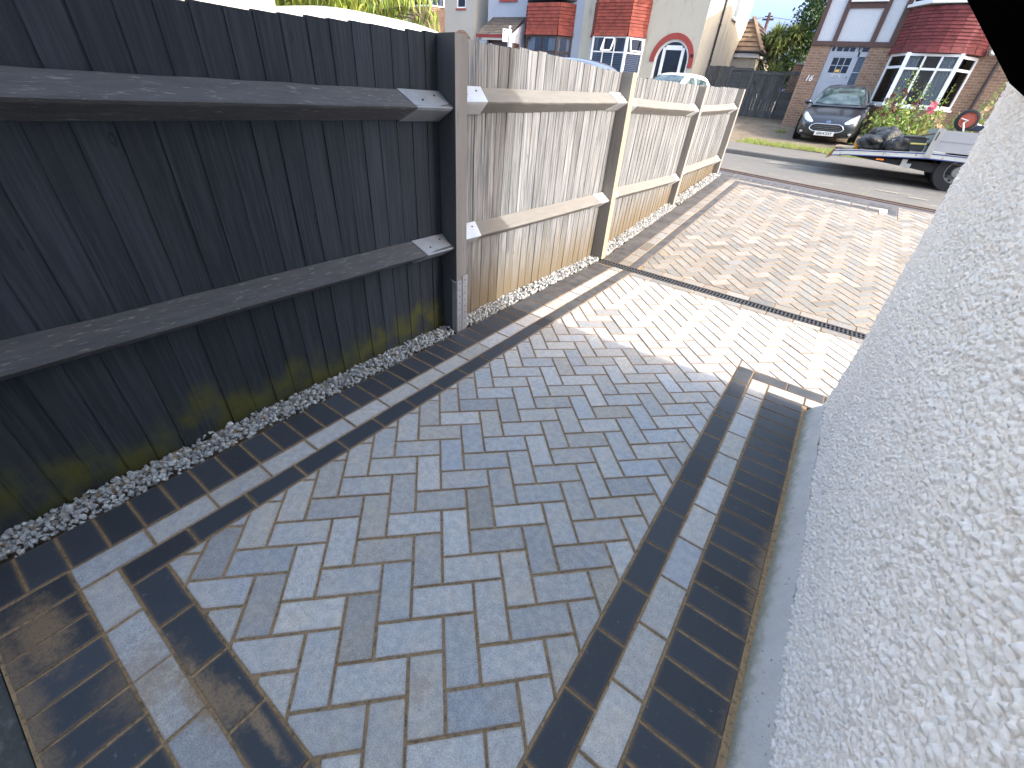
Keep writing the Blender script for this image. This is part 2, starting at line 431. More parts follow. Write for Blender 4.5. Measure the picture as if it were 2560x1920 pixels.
for i, x in enumerate(xs_w):
    y = y_far(x)
    V += [(x, y - 0.005, 0.36), (x, y, 0.525), (x, y + 0.02, 0.547), (x, y + 0.125, 0.55), (x, y + 0.125, 0.4)]
for i in range(len(xs_w) - 1):
    for j in range(4): F.append((i * 5 + j, (i + 1) * 5 + j, (i + 1) * 5 + j + 1, i * 5 + j + 1))
kb.add(V, F); struct(kb.build('kerb', M('kerb_concrete', (0.15, 0.145, 0.135), 0.9, 0.3, 4, 90, 0.5, 0.004)))
# edge of the driveway against the street: a worn reddish strip, a dark bluish wedge
m_redkerb = M('worn_red_edging', (0.17, 0.125, 0.105), 0.9, 0.3, 8, 90, 0.6, 0.004, col2=(0.14, 0.10, 0.08), c2lo=0.5, c2hi=0.6)
m_darkstrip = M('dark_strip', (0.085, 0.085, 0.10), 0.9, 0.2, 5, 140, 0.6, 0.004)
def strip(name, ya, yb, mat, dz, xs, zoff=0.0):
    mb = MB(); V = []; F = []
    for x in xs:
        V += [(x, ya(x), drive_z(ya(x)) + dz), (x, yb(x), drive_z(yb(x)) + dz)]
    for i in range(len(xs) - 1): F.append((2 * i, 2 * i + 2, 2 * i + 3, 2 * i + 1))
    mb.add(V, F); return struct(mb.build(name, mat))
xk = [-0.5, -0.2, 0, 0.4, 0.8, 1.2, 1.6, 2.0, 2.4, 2.8, 3.2, 3.6]
strip('dark_edge_strip', lambda x: 8.3 - 0.145 * x, lambda x: 9.0 - 0.165 * x, m_darkstrip, -0.003, xk)
mb = MB()
for (ya, w, h, cc) in ((lambda x: 8.93 - 0.165 * x, 0.05, 0.012, (1, 1, 1)), (lambda x: 9.06 - 0.165 * x, 0.05, 0.006, (0.8, 0.8, 0.85))):
    V = []; F = []
    for x in xk:
        y = ya(x); z = drive_z(y)
        V += [(x, y, z - 0.03), (x, y + 0.005, z + h), (x, y + w, z + h), (x, y + w + 0.005, z - 0.03)]
    for i in range(len(xk) - 1):
        for j in range(3): F.append((i * 4 + j, (i + 1) * 4 + j, (i + 1) * 4 + j + 1, i * 4 + j + 1))
    mb.add(V, F, cc)
struct(mb.build('street_edging', m_redkerb))
# painted dashes left on the old road
mb = MB()
m_paint = M('worn_road_paint', (0.30, 0.29, 0.25), 0.85, 0.2, 14, 80, 0.3, 0.002)
for (x, y, w, h) in ((0.42, 12.65, 0.55, 0.07), (0.34, 12.45, 0.5, 0.05), (2.35, 10.1, 0.3, 0.04), (2.75, 9.75, 0.25, 0.03)):
    z = 0.448
    mb.add([(x - w / 2, y - h, z), (x + w / 2, y - h - 0.1 * w, z), (x + w / 2 + 0.02, y + h - 0.1 * w, z), (x - w / 2, y + h, z)], [(0, 1, 2, 3)])
struct(mb.build('road_markings', m_paint))

# ------------------------------------------------------------------ paving
def clip(poly, a, b, c):
    """keep a*x+b*y<=c"""
    out = []
    n = len(poly)
    for i in range(n):
        p, q = poly[i], poly[(i + 1) % n]
        dp = a * p[0] + b * p[1] - c; dq = a * q[0] + b * q[1] - c
        if dp <= 0: out.append(p)
        if (dp < 0 and dq > 0) or (dp > 0 and dq < 0):
            t = dp / (dp - dq); out.append((p[0] + t * (q[0] - p[0]), p[1] + t * (q[1] - p[1])))
    return out
def area(P): return 0.5 * sum(P[i][0] * P[(i + 1) % len(P)][1] - P[(i + 1) % len(P)][0] * P[i][1] for i in range(len(P)))
def inset(P, d):
    n = len(P); L = []
    for i in range(n):
        p, q = P[i], P[(i + 1) % n]
        dx, dy = q[0] - p[0], q[1] - p[1]; l = math.hypot(dx, dy)
        if l < 1e-5: continue
        nx, ny = -dy / l, dx / l
        L.append((nx, ny, nx * p[0] + ny * p[1] + d))
    out = []
    m = len(L)
    if m < 3: return None
    for i in range(m):
        a, b = L[i - 1], L[i]
        det = a[0] * b[1] - a[1] * b[0]
        if abs(det) < 1e-4: return None
        out.append(((a[2] * b[1] - a[1] * b[2]) / det, (a[0] * b[2] - a[2] * b[0]) / det))
    return out
class Blocks:
    def __init__(s): s.v = []; s.f = []; s.c = []; s.s = []
    def add(s, P, col, zf, gap=0.0034, chamf=0.0034):
        if len(P) < 3: return
        A = area(P)
        if A < 0: P = P[::-1]; A = -A
        if A < 0.0009: return
        # drop doubled points
        Q = []
        for p in P:
            if not Q or math.hypot(p[0] - Q[-1][0], p[1] - Q[-1][1]) > 0.002: Q.append(p)
        if math.hypot(Q[0][0] - Q[-1][0], Q[0][1] - Q[-1][1]) < 0.002: Q.pop()
        P = Q
        p0 = inset(P, gap)
        if not p0 or area(p0) < 0.0004 or area(p0) > A: return
        # little nicks along the edges, so that no edge is dead straight
        R = []
        for i in range(len(p0)):
            a, b = p0[i], p0[(i + 1) % len(p0)]; l = math.hypot(b[0] - a[0], b[1] - a[1]); k = max(1, int(l / 0.045))
            for j in range(k):
                t = j / k; w = 0 if j == 0 else random.uniform(-0.0011, 0.0007)
                nx, ny = -(b[1] - a[1]) / max(l, 1e-6), (b[0] - a[0]) / max(l, 1e-6)
                R.append((a[0] + t * (b[0] - a[0]) + nx * w, a[1] + t * (b[1] - a[1]) + ny * w))
        p0 = R
        cx = sum(p[0] for p in p0) / len(p0); cy = sum(p[1] for p in p0) / len(p0)
        rmin = min(math.hypot(p[0] - cx, p[1] - cy) for p in p0)
        def shr(d):
            o = []
            for i, p in enumerate(p0):
                dx, dy = cx - p[0], cy - p[1]; l = math.hypot(dx, dy); k = d * 1.3 / max(l, 0.02)
                # shrink towards the centre along both axes of the piece
                o.append((p[0] + dx * k, p[1] + dy * k))
            return o
        q = inset(p0, chamf)
        p1 = q if (q and len(q) == len(p0) and area(q) > 0 and max(math.hypot(q[i][0] - p0[i][0], q[i][1] - p0[i][1]) for i in range(len(q))) < 4 * chamf) else shr(chamf)
        dz = random.gauss(0, 0.0007); tx = random.gauss(0, 0.004); ty = random.gauss(0, 0.004)
        def Z(x, y, h): return zf(x, y) + h + dz + tx * (x - cx) + ty * (y - cy)
        n = len(p0); b = len(s.v)
        p15 = [((p[0] + q_[0]) / 2, (p[1] + q_[1]) / 2) for p, q_ in zip(p0, p1)]
        cin = [(p[0] + (cx - p[0]) * min(0.35, 0.008 / max(0.02, math.hypot(p[0] - cx, p[1] - cy))), p[1] + (cy - p[1]) * min(0.35, 0.008 / max(0.02, math.hypot(p[0] - cx, p[1] - cy)))) for p in p1]
        for ring, h, sd in ((p0, -0.02, 1), (p0, -0.004, 0.9), (p15, -0.0010, 0.55), (p1, 0.0, 0.22), (cin, 0.0001, 0.0)):
            for x, y in ring: s.v.append((x, y, Z(x, y, h))); s.s.append(sd)
        for k in range(4):
            for i in range(n):
                j = (i + 1) % n
                s.f.append((b + k * n + i, b + k * n + j, b + (k + 1) * n + j, b + (k + 1) * n + i)); s.c.append(col)
        s.f.append(tuple(b + 4 * n + i for i in range(n))); s.c.append(col)
    def build(s, name, mat, parent=None):
        mb = MB(); mb.v = s.v; mb.f = s.f; mb.c = s.c; mb.m = [0] * len(s.f)
        o = mb.build(name, mat, parent)
        a = o.data.attributes.new('sand', 'FLOAT', 'POINT'); a.data.foreach_set('value', np.array(s.s, dtype=np.float32))
        return o
def rect(x0, x1, y0, y1): return [(x0, y0), (x1, y0), (x1, y1), (x0, y1)]
def lcol():
    k = random.gauss(1.0, 0.085)
    if random.random() < 0.07: k *= 0.82
    t = random.gauss(0, 0.012)
    return (0.445 * k + t, 0.445 * k + t * 0.2, 0.442 * k - t)
def lcol_far():  # sunlit copy of the pale blocks, colour lowered to hold back the sun
    k = random.gauss(1.0, 0.11); t = random.gauss(0.002, 0.008)
    return (0.245 * k + t, 0.243 * k, 0.232 * k - t)
def dcol():
    k = random.gauss(1.0, 0.13)
    return (0.040 * k, 0.047 * k, 0.058 * k)
X1, X2, X3 = 0.186, 0.290, 0.390
XA, XB, XC, XD = 1.618, 1.718, 1.820, 2.022
Y0, Y2, Y3, YE = -0.185, 0.098, 0.197, 2.99
flat = lambda x, y: 0.0
far = lambda x, y: 0.105 * max(0, y - 4.28)
light, dark, field = Blocks(), Blocks(), Blocks()
def run_y(B, x0, x1, ya, yb, pitch, phase, colf, zf, cf=None):
    k = math.floor((ya - phase) / pitch)
    y = phase + k * pitch
    while y < yb:
        a, b = max(ya, y), min(yb, y + pitch)
        if b - a > 0.012:
            P = rect(x0, x1, a, b)
            if cf: P = cf(P)
            if P: B.add(P, colf(), zf)
        y += pitch
# left border
run_y(dark, 0.0, X1, -0.19, 4.12, 0.1016, 0.0085, dcol, flat)
run_y(light, X1, X2, 0.0, 4.04, 0.2030, 0.0, lcol, flat)
run_y(dark, X2, X3, Y2, 4.04, 0.2030, 0.092, dcol, flat)
# bottom border
x = X1
while x < XD:
    dark.add(rect(x, min(x + 0.1015, XD), Y0, 0.0), dcol(), flat); x += 0.1015
x = X2
while x < XA - 0.01: light.add(rect(x, min(x + 0.203, XA), 0.0, Y2), lcol(), flat); x += 0.203
x = X3; ks = [0.203, 0.203, 0.203, 0.203] + [0.203] * 6
for w in ks:
    if x >= XA - 0.01: break
    dark.add(rect(x, min(x + w, XA), Y2, Y3), dcol(), flat); x += w
# right border
for a, b in [(1.7256 - 0.2025 * (i + 1), 1.7256 - 0.2025 * i) for i in range(9)] + [(1.7256 + 0.2035 * i, 1.7256 + 0.2035 * (i + 1)) for i in range(3)] + [(2.336, 2.397), (2.397, 2.591), (2.591, 2.786), (2.786, YE)]:
    a = max(a, 0.0)
    if b > a: dark.add(rect(XA, XB, a, b), dcol(), flat)
for a, b in [(1.8269 - 0.2025 * (i + 1), 1.8269 - 0.2025 * i) for i in range(10)] + [(1.8269 + 0.2025 * i, 1.8269 + 0.2025 * (i + 1)) for i in range(4)] + [(2.637, 2.678), (2.678, 2.885)]:
    a = max(a, 0.0)
    if b > a: light.add(rect(XB, XC, a, b), lcol(), flat)
run_y(dark, XC, XD, 0.0, 2.788, 0.1012, 1.8826, dcol, flat)
for i in range(9): dark.add(rect(XB + 0.2 * i, XB + 0.2 * (i + 1), 2.888, YE), dcol(), flat)
for i in range(9): light.add(rect(XC + 0.2 * i, XC + 0.2 * (i + 1), 2.788, 2.888), lcol(), flat)
# herringbone at 45 degrees
w = 0.1010; r2 = w / math.sqrt(2)
ea = (r2, r2); eb = (r2, -r2)
def herring(ox, oy, xr, yr, emit):
    for i in range(int((xr[0] - ox) / (4 * r2)) - 2, int((xr[1] - ox) / (4 * r2)) + 2):
        for j in range(int((yr[0] - oy) / (2 * r2)) - 3, int((yr[1] - oy) / (2 * r2)) + 3):
            x, y = ox + 4 * r2 * i, oy + 2 * r2 * j
            emit([(x, y), (x + eb[0], y + eb[1]), (x + eb[0] + 2 * ea[0], y + eb[1] + 2 * ea[1]), (x + 2 * ea[0], y + 2 * ea[1])])
            x, y = x - ea[0] - eb[0], y - ea[1] - eb[1]
            emit([(x, y), (x + 2 * eb[0], y + 2 * eb[1]), (x + 2 * eb[0] + ea[0], y + 2 * eb[1] + ea[1]), (x + ea[0], y + ea[1])])
YD0, YD1 = 4.140, 4.262          # drain
def emit_near(P):
    c = lcol()
    Q = clip(clip(clip(clip(P, -1, 0, -X3), 0, -1, -Y3), 0, 1, YD0 - 0.1), 1, 0, 3.6)
    if not Q: return
    if max(p[0] for p in Q) <= XA or min(p[1] for p in Q) >= YE: field.add(Q, c, flat); return
    A = clip(Q, 1, 0, XA)
    if A: field.add(A, c, flat)
    B = clip(clip(Q, -1, 0, -XA), 0, -1, -YE)
    if B: field.add(B, c, flat)
herring(1.075, 0.64, (X3, 3.6), (0.1, 4.1), emit_near)
sk = 0.150
y_f = lambda x: 8.30 - sk * x
def emit_far(P):
    c = lcol_far()
    Q = clip(clip(clip(P, -1, 0, -X3), 0, -1, -(YD1 + 0.1)), 1, 0, 3.6)
    if not Q: return
    if max(sk * p[0] + p[1] for p in Q) <= 8.30: pass
    elif min(p[0] for p in Q) > 2.46: Q = clip(Q, sk, 1, 8.78)
    elif max(p[0] for p in Q) < 2.25: Q = clip(Q, sk, 1, 8.30)
    else:
        A = clip(clip(Q, 1, 0, 2.25), sk, 1, 8.30)
        if A: field.add(A, c, far)
        A = clip(clip(clip(Q, -1, 0, -2.25), 1, 0, 2.46), sk, 1, 8.30)
        if A: field.add(A, c, far)
        Q = clip(clip(Q, -1, 0, -2.46), sk, 1, 8.78)
    if Q: field.add(Q, c, far)
herring(1.02, 5.02, (X3, 3.6), (4.3, 8.9), emit_far)
# rows along the drain
x = X3
while x < 3.6:
    light.add(rect(x, x + 0.203, YD0 - 0.1, YD0 - 0.004), lcol_far(), flat)
    light.add(rect(x + 0.03, x + 0.233, YD1 + 0.004, YD1 + 0.1), lcol_far(), far); x += 0.203
for x0, x1, B, cf in ((X1, X2, light, lcol_far), (X2, X3, dark, dcol)):
    B.add(rect(x0, x1, YD0 - 0.1, YD0 - 0.004), cf(), flat)
# far left border
run_y(dark, 0.0, X1, YD1 + 0.004, 8.93, 0.1016, 0.02, dcol, far)
run_y(light, X1, X2, YD1 + 0.004, 8.52, 0.2030, 0.11, lcol_far, far)
run_y(dark, X2, X3, YD1 + 0.004, 8.40, 0.2030, 0.05, dcol, far)
def skew(P, k=sk): return [(x, y - k * x) for x, y in P]
x = X1
while x < 2.40:
    f0 = 8.55
    dark.add(skew(rect(x, x + 0.1, f0, f0 + 0.20)), dcol(), far); x += 0.1016
x = X2
while x < 2.20:
    light.add(skew(rect(x, x + 0.2, 8.445, 8.545)), lcol_far(), far); dark.add(skew(rect(max(x, X3), x + 0.2, 8.31, 8.44)), dcol(), far); x += 0.203
light.add(skew(rect(2.25, 2.35, 8.32, 8.545)), (0.62, 0.62, 0.60), far)
dark.add(skew(rect(2.355, 2.455, 8.30, 8.545)), dcol(), far)
# one driveway: the field carries both borders and the sand joints
drv = field.build('driveway', m_light); drv['kind'] = 'structure'
bo = light.build('pale_course', m_light, drv); bd = dark.build('charcoal_course', m_dark, drv)
sb = MB(); V = []; F = []
for k, (xa, xb, yl) in enumerate(((0.0, 2.04, [-0.19, 0, 2, 2.8]), (0.0, 3.62, [2.8, YD0]), (0.0, 3.62, [YD1, 4.28, 5.5, 7, 8.2]), (0.0, 2.45, [8.2, 8.75]), (2.45, 3.62, [8.2, 8.75]))):
    b0 = len(V)
    for y in yl:
        for xx in (xa, xb):
            yy = y - (sk * xx if y > 8.7 else 0)
            V.append((xx, yy, drive_z(yy) - 0.0050))
    for i in range(len(yl) - 1):
        a = b0 + i * 2; F.append((a, a + 1, a + 3, a + 2))
sb.add(V, F); sb.build('joint_sand', m_sand, drv)
mb = MB()   # the sand behind the right border
mb.box(2.018, 2.045, -0.19, 2.75, -0.03, -0.001)
mb.build('sand_fillet', m_sand, drv)

# concrete edge and dark ground at the near end of the drive
mb = MB(); mb.box(0.0, 2.1, -0.262, -0.192, -0.08, -0.006)
struct(mb.build('concrete_haunching', M('damp_concrete', (0.055, 0.058, 0.056), 0.9, 0.35, 14, 120, 0.6, 0.004, col2=(0.11, 0.11, 0.105), c2lo=0.5, c2hi=0.7), bevel=0.006))

# channel drain
dr = thing('channel_drain', 'black plastic channel drain with a double row of slots set across the paving', 'drain', (1.8, 4.2, 0))
mb = MB()
mb.box(-0.02, 3.6, YD0, YD0 + 0.008, -0.03, 0.0); mb.box(-0.02, 3.6, YD1 - 0.008, YD1, -0.03, 0.0)
mb.build('channel', m_drain, dr)
mb = MB(); x = 0.0
yc = (YD0 + YD1) / 2
mb.box(0, 3.6, yc - 0.006, yc + 0.006, -0.012, -0.002)
mb.box(0, 3.6, YD0 + 0.008, YD0 + 0.016, -0.012, -0.002); mb.box(0, 3.6, YD1 - 0.016, YD1 - 0.008, -0.012, -0.002)
while x < 3.6:
    mb.box(x, x + 0.012, YD0 + 0.008, YD1 - 0.008, -0.013, -0.0025); x += 0.030
mb.build('grating', m_drain, dr)
mb = MB(); mb.box(0, 3.6, YD0 + 0.006, YD1 - 0.006, -0.06, -0.045); mb.build('trough', m_black, dr)

# ------------------------------------------------------------------ gravel strip
def ico():
    t = (1 + 5 ** 0.5) / 2
    v = np.array([(-1, t, 0), (1, t, 0), (-1, -t, 0), (1, -t, 0), (0, -1, t), (0, 1, t), (0, -1, -t), (0, 1, -t), (t, 0, -1), (t, 0, 1), (-t, 0, -1), (-t, 0, 1)], float)
    v /= np.linalg.norm(v[0])
    f = [(0, 11, 5), (0, 5, 1), (0, 1, 7), (0, 7, 10), (0, 10, 11), (1, 5, 9), (5, 11, 4), (11, 10, 2), (10, 7, 6), (7, 1, 8), (3, 9, 4), (3, 4, 2), (3, 2, 6), (3, 6, 8), (3, 8, 9), (4, 9, 5), (2, 4, 11), (6, 2, 10), (8, 6, 7), (9, 8, 1)]
    return v, f
IV, IF = ico()
def rot_rand(n):
    q = rng.normal(size=(n, 4)); q /= np.linalg.norm(q, axis=1)[:, None]
    a, b, c, d = q.T
    return np.stack([np.stack([1 - 2 * (c * c + d * d), 2 * (b * c - a * d), 2 * (b * d + a * c)], -1), np.stack([2 * (b * c + a * d), 1 - 2 * (b * b + d * d), 2 * (c * d - a * b)], -1), np.stack([2 * (b * d - a * c), 2 * (c * d + a * b), 1 - 2 * (b * b + c * c)], -1)], 1)
def stones(n, px, py, pz, r):
    Rm = rot_rand(n)
    sc_ = rng.uniform(0.55, 1.25, (n, 1, 3)) * np.array(r).reshape(n, 1, 1)
    J = IV[None] * (1 + rng.uniform(-0.28, 0.28, (n, 12, 1)))
    W = np.einsum('nij,nkj->nki', Rm, J * sc_) + np.stack([px, py, pz], -1)[:, None]
    F = (np.array(IF)[None] + 12 * np.arange(n)[:, None, None]).reshape(-1, 3)
    return W.reshape(-1, 3), F
n = 10500
py = rng.uniform(-0.9, 8.75, n)
dens = np.where(py < 2.2, 1, 1)
px = rng.uniform(-0.16, -0.014, n)
pz = np.array([drive_z(y) for y in py]) + rng.uniform(-0.016, 0.006, n) + 0.018 * (rng.random(n) ** 2) - 0.004
keep = np.ones(n, bool)
for yp in (2.1, 4.3, 6.55, 8.7): keep &= ~((np.abs(py - yp) < 0.055) & (px > -0.16))
px, py, pz = px[keep], py[keep], pz[keep]
W_, F_ = stones(len(px), px, py, pz, rng.uniform(0.0062, 0.0115, len(px)))
mb = MB(); g_ = rng.normal(1, 0.22, len(px)); warm = rng.random(len(px)) < 0.12
mb.v = W_.tolist(); mb.f = [tuple(f) for f in F_.tolist()]
mb.c = [((k * 1.05, k * 0.98, k * 0.9) if wv_ else (k * 0.98, k, k * 1.02)) for k, wv_ in zip(np.clip(g_, 0.35, 1.6), warm) for _ in range(20)]
mb.m = [0] * len(mb.f)
mb.build('gravel', m_stone)['kind'] = 'stuff'

# ------------------------------------------------------------------ the timber fence on the left
fence = thing('timber_fence', 'tall weathered closeboard timber fence running along the left of the driveway', 'fence', (-0.1, 4.0, 0))
def interp(pts, y):
    for (a, za), (b, zb) in zip(pts, pts[1:]):
        if y <= b: return za + (zb - za) * (y - a) / (b - a)
    return pts[-1][1]
TOP = [(-1.5, 1.53), (0.3, 1.525), (0.915, 1.512), (2.04, 1.558), (2.24, 1.556), (2.9, 1.571), (4.25, 1.552), (4.64, 1.545), (6.5, 1.582), (6.9, 1.590), (8.75, 1.652)]
def boards(name, y0, y1, xf, mat, seed, first=None):
    """feather-edged boards, each overlapping the next"""
    rd = random.Random(seed); mb = MB(); y = y0
    while y < y1 - 0.01:
        wdt = rd.uniform(0.092, 0.106)
        if y + wdt > y1: wdt = y1 - y
        top = interp(TOP, y + wdt / 2) + rd.uniform(-0.006, 0.004)
        bot = drive_z(y) + rd.uniform(-0.01, 0.012)
        t0, t1 = 0.003 + rd.uniform(-0.002, 0.003), 0.004
        n = 5; c = (rd.random(), rd.random(), rd.random()); le = rd.uniform(-0.002, 0.002); V = []
        for k in range(n + 1):
            z = bot + (top - bot) * k / n; bow = rd.uniform(-0.0018, 0.0018)
            V += [(xf - 0.02, y, z), (xf + 0.0012 + bow + t0 * 0.2, y + le, z), (xf - 0.0022 + bow, y + wdt + 0.012, z), (xf - 0.02, y + wdt + 0.012, z)]
        F = []
        for k in range(n):
            for j in range(4):
                j2 = (j + 1) % 4; F.append((k * 4 + j, k * 4 + j2, (k + 1) * 4 + j2, (k + 1) * 4 + j))
        F += [(0, 3, 2, 1), tuple(n * 4 + j for j in range(4))]
        mb.add(V, F, c); y += wdt
    return mb.build(name, mat, fence)
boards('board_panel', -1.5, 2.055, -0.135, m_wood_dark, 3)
boards('board_panel', 2.145, 4.26, -0.137, m_wood, 4)
boards('board_panel', 4.34, 6.50, -0.150, m_wood, 5)
boards('board_panel', 6.60, 8.66, -0.172, m_wood, 6)
def rail(ya, yb, za, zb, xf, xr, mat, seed, brk, mzn):
    """arris rail: a three-cornered rail, its ridge towards the drive"""
    rd = random.Random(seed); mb = MB(); n = 26; V = []; F = []
    for i in range(n + 1):
        t = i / n; y = ya + (yb - ya) * t; z = za + (zb - za) * t + math.sin(t * math.pi) * -0.004 + rd.uniform(-0.0012, 0.0012)
        j = rd.uniform(-0.0015, 0.0015); b = xr + j
        V += [(xf - 0.005, y, z + 0.058 + j), (b - 0.006, y, z + 0.004), (b - 0.001, y, z - 0.003), (b - 0.008, y, z - 0.012 + j), (xf - 0.005, y, z - 0.062)]
    for i in range(n):
        for j in range(4): F.append((i * 5 + j, i * 5 + j + 1, (i + 1) * 5 + j + 1, (i + 1) * 5 + j))
        F.append((i * 5 + 4, i * 5, (i + 1) * 5, (i + 1) * 5 + 4))
    F += [(0, 1, 2, 3, 4), tuple(n * 5 + j for j in (4, 3, 2, 1, 0))]
    mb.add(V, F, (1, 1, 1))
    ro = mb.build('arris_rail', mat, fence)
    for (a, b) in brk:
        mb = MB(); V = []; e = 0.004
        skew_ = 0.035 if a > (ya + yb) / 2 else -0.035
        for y, s_ in ((a, 1), (b, 0)):
            z = za + (zb - za) * (y - ya) / (yb - ya)
            q = skew_ if ((s_ == 1 and skew_ > 0) or (s_ == 0 and skew_ < 0)) else 0
            V += [(xf + 0.002, y - (q if q else 0), z + 0.062), (xr + e, y, z - 0.003), (xr + e - 0.01, y, z - 0.014), (xf + 0.002, y - (q if q else 0), z - 0.068)]
        mb.add(V, [(0, 1, 5, 4), (1, 2, 6, 5), (2, 3, 7, 6), (0, 3, 2, 1), (4, 5, 6, 7)])
        # screw heads
        o = mb.build('bracket', mzn, ro)
        mb = MB(); yc_ = (a + b) / 2; zc = za + (zb - za) * (yc_ - ya) / (yb - ya)
        for (dy, t) in ((-0.05, 0.4), (0.055, 0.7), (0.0, -0.5)):
            x_ = xf + (xr - xf) * (1 - abs(t)); z_ = zc + 0.062 * t
            mb.lathe([(0.0, 0.006), (0.004, 0.006), (0.005, 0.0)], (x_ + 0.002, yc_ + dy, z_), 'x', 8, (0.3, 0.2, 0.15))
        mb.build('screw', m_zinc_dark, ro)
    return ro
rail(-1.5, 2.05, 1.258, 1.270, -0.125, -0.030, m_rail_dark, 1, [(1.80, 2.035)], m_zinc_dark)
rail(-1.5, 2.05, 0.612, 0.566, -0.125, -0.030, m_rail_dark, 2, [(1.83, 2.035)], m_zinc_dark)
rail(2.15, 4.25, 1.300, 1.355, -0.127, -0.042, m_rail, 3, [(2.152, 2.33), (4.03, 4.235)], m_zinc)
rail(2.15, 4.25, 0.592, 0.566, -0.127, -0.042, m_rail, 4, [(2.152, 2.31), (4.06, 4.235)], m_zinc)
rail(4.35, 6.50, 1.335, 1.328, -0.140, -0.065, m_rail, 5, [(4.352, 4.50), (6.30, 6.485)], m_zinc)
rail(4.35, 6.50, 0.577, 0.556, -0.140, -0.065, m_rail, 6, [(4.352, 4.50), (6.32, 6.485)], m_zinc)
rail(6.60, 8.64, 1.322, 1.392, -0.162, -0.090, m_rail, 7, [(6.602, 6.74), (8.46, 8.63)], m_zinc)
rail(6.60, 8.64, 0.605, 0.668, -0.162, -0.090, m_rail, 8, [(6.602, 6.74), (8.46, 8.63)], m_zinc)
def post(y0, y1, xf, xb, top, base, mat, matf, lean=(0, 0), lab=None):
    mb = MB(); lx, ly = lean
    V = []
    for z, k in ((base - 0.05, 0), ((base + top) / 2, 0.5), (top, 1)):
        V += [(xb + lx * k, y0 + ly * k, z), (xf + lx * k, y0 + ly * k, z), (xf + lx * k, y1 + ly * k, z), (xb + lx * k, y1 + ly * k, z)]
    V[-4] = (V[-4][0], V[-4][1], top - 0.004)
    F = []; MI = []
    for s_ in (0, 4):
        for q, mi_ in (((0, 1, 5, 4), 0), ((1, 2, 6, 5), 1), ((2, 3, 7, 6), 0), ((3, 0, 4, 7), 0)): F.append(tuple(s_ + k for k in q)); MI.append(mi_)
    F.append((8, 9, 10, 11)); MI.append(1)
    mb.add(V, F); mb.m = MI
    o = mb.build('post', [mat, matf], fence)
    if lab: o['label'] = lab
    return o
p1 = post(2.052, 2.142, -0.012, -0.13, 1.563, -0.03, m_post_dark, m_post, (-0.008, -0.008), 'near post with a dark face and a perforated steel repair angle at its foot')
post(4.262, 4.350, -0.012, -0.13, 1.556, -0.02, m_post, m_post_sandy, (-0.025, -0.05), 'second post with a sandy yellow front face')
post(6.505, 6.590, -0.072, -0.16, 1.575, 0.22, m_post, m_post, (0.0, 0.05))
post(8.650, 8.745, -0.085, -0.19, 1.645, 0.40, m_post, m_post, (0.0, 0.03), 'last post beside the street')
# steel repair angle screwed on the foot of the near post
mb = MB()
for (a, b, t) in ((2.050, 2.091, 0.355), (2.099, 2.146, 0.38)):
    mb.box(-0.012, -0.0085, a, b, -0.01, t)
mb.box(-0.05, -0.012, 2.0465, 2.0505, -0.01, 0.352)
mb.add([(-0.012, 2.05, 0.352), (-0.012, 2.05, 0.335), (-0.042, 2.022, 0.372), (-0.042, 2.022, 0.368)], [(0, 1, 2, 3)])
ai = mb.build('repair_angle', m_zinc_dark, p1)
mb = MB()
for a in (2.072, 2.122):
    for i in range(8): mb.lathe([(0, 0.0008), (0.0045, 0.0008)], (-0.0085, a, 0.022 + i * 0.045 + (0.012 if a > 2.1 else 0)), 'x', 8)
mb.build('screw_holes', m_black, p1)

# ------------------------------------------------------------------ our white rendered house on the right
def hashn(ix, iy, k):
    h = (ix * 374761393 + iy * 668265263 + k * 2147483647) & 0xffffffff
    h = ((h ^ (h >> 13)) * 1274126177) & 0xffffffff
    return ((h ^ (h >> 16)) & 0xffff) / 65535.0
def vnoise(u, v, k):
    iu, iv = np.floor(u).astype(np.int64), np.floor(v).astype(np.int64); fu, fv = u - iu, v - iv
    fu = fu * fu * (3 - 2 * fu); fv = fv * fv * (3 - 2 * fv)
    a, b, c, d = hashn(iu, iv, k), hashn(iu + 1, iv, k), hashn(iu, iv + 1, k), hashn(iu + 1, iv + 1, k)
    return (a * (1 - fu) + b * fu) * (1 - fv) + (c * (1 - fu) + d * fu) * fv
def lumps(u, v, cell, k, amin=0.3):
    U, W = u / cell, v / cell
    iu, iv = np.floor(U).astype(np.int64), np.floor(W).astype(np.int64)
    out = np.zeros_like(u)
    for di in (-1, 0, 1):
        for dj in (-1, 0, 1):
            a, b = iu + di, iv + dj
            cx, cy = a + hashn(a, b, k), b + hashn(a, b, k + 1)
            rad = 0.45 + 0.45 * hashn(a, b, k + 2); amp = amin + (1 - amin) * hashn(a, b, k + 3)
            ang = hashn(a, b, k + 4) * 3.14; ca, sa = np.cos(ang), np.sin(ang)
            dx, dy = U - cx, W - cy
            e = (dx * ca + dy * sa) * 1.25, (-dx * sa + dy * ca) * 0.85
            d = np.sqrt(e[0] ** 2 + e[1] ** 2) / rad
            s_ = amp * np.clip(1 - d * d, 0, 1) ** 1.5; out = np.sqrt(out * out + s_ * s_)
    return out
def xwall(y, z):
    return 2.100 - 0.012 * np.clip(z / 0.5, 0, 1) - 0.052 * np.clip((z - 0.5), 0, 1.2)
def zlip(y): return 0.085 - 0.03 * np.clip((y - 0.8) / 1.9, 0, 1) + 0.012 * np.sin(y * 9) * 0.3
house = thing('white_rendered_house', 'white rough rendered house wall close up along the right side of the paving', 'house', (2.1, 2.77, 0))
m_rough, nt, p = NT('roughcast_white')
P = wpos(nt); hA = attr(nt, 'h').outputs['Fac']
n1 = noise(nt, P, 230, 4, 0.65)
c = mixc(nt, noise(nt, P, 3.2, 5, 0.6), (0.74, 0.735, 0.735), (0.86, 0.855, 0.85))
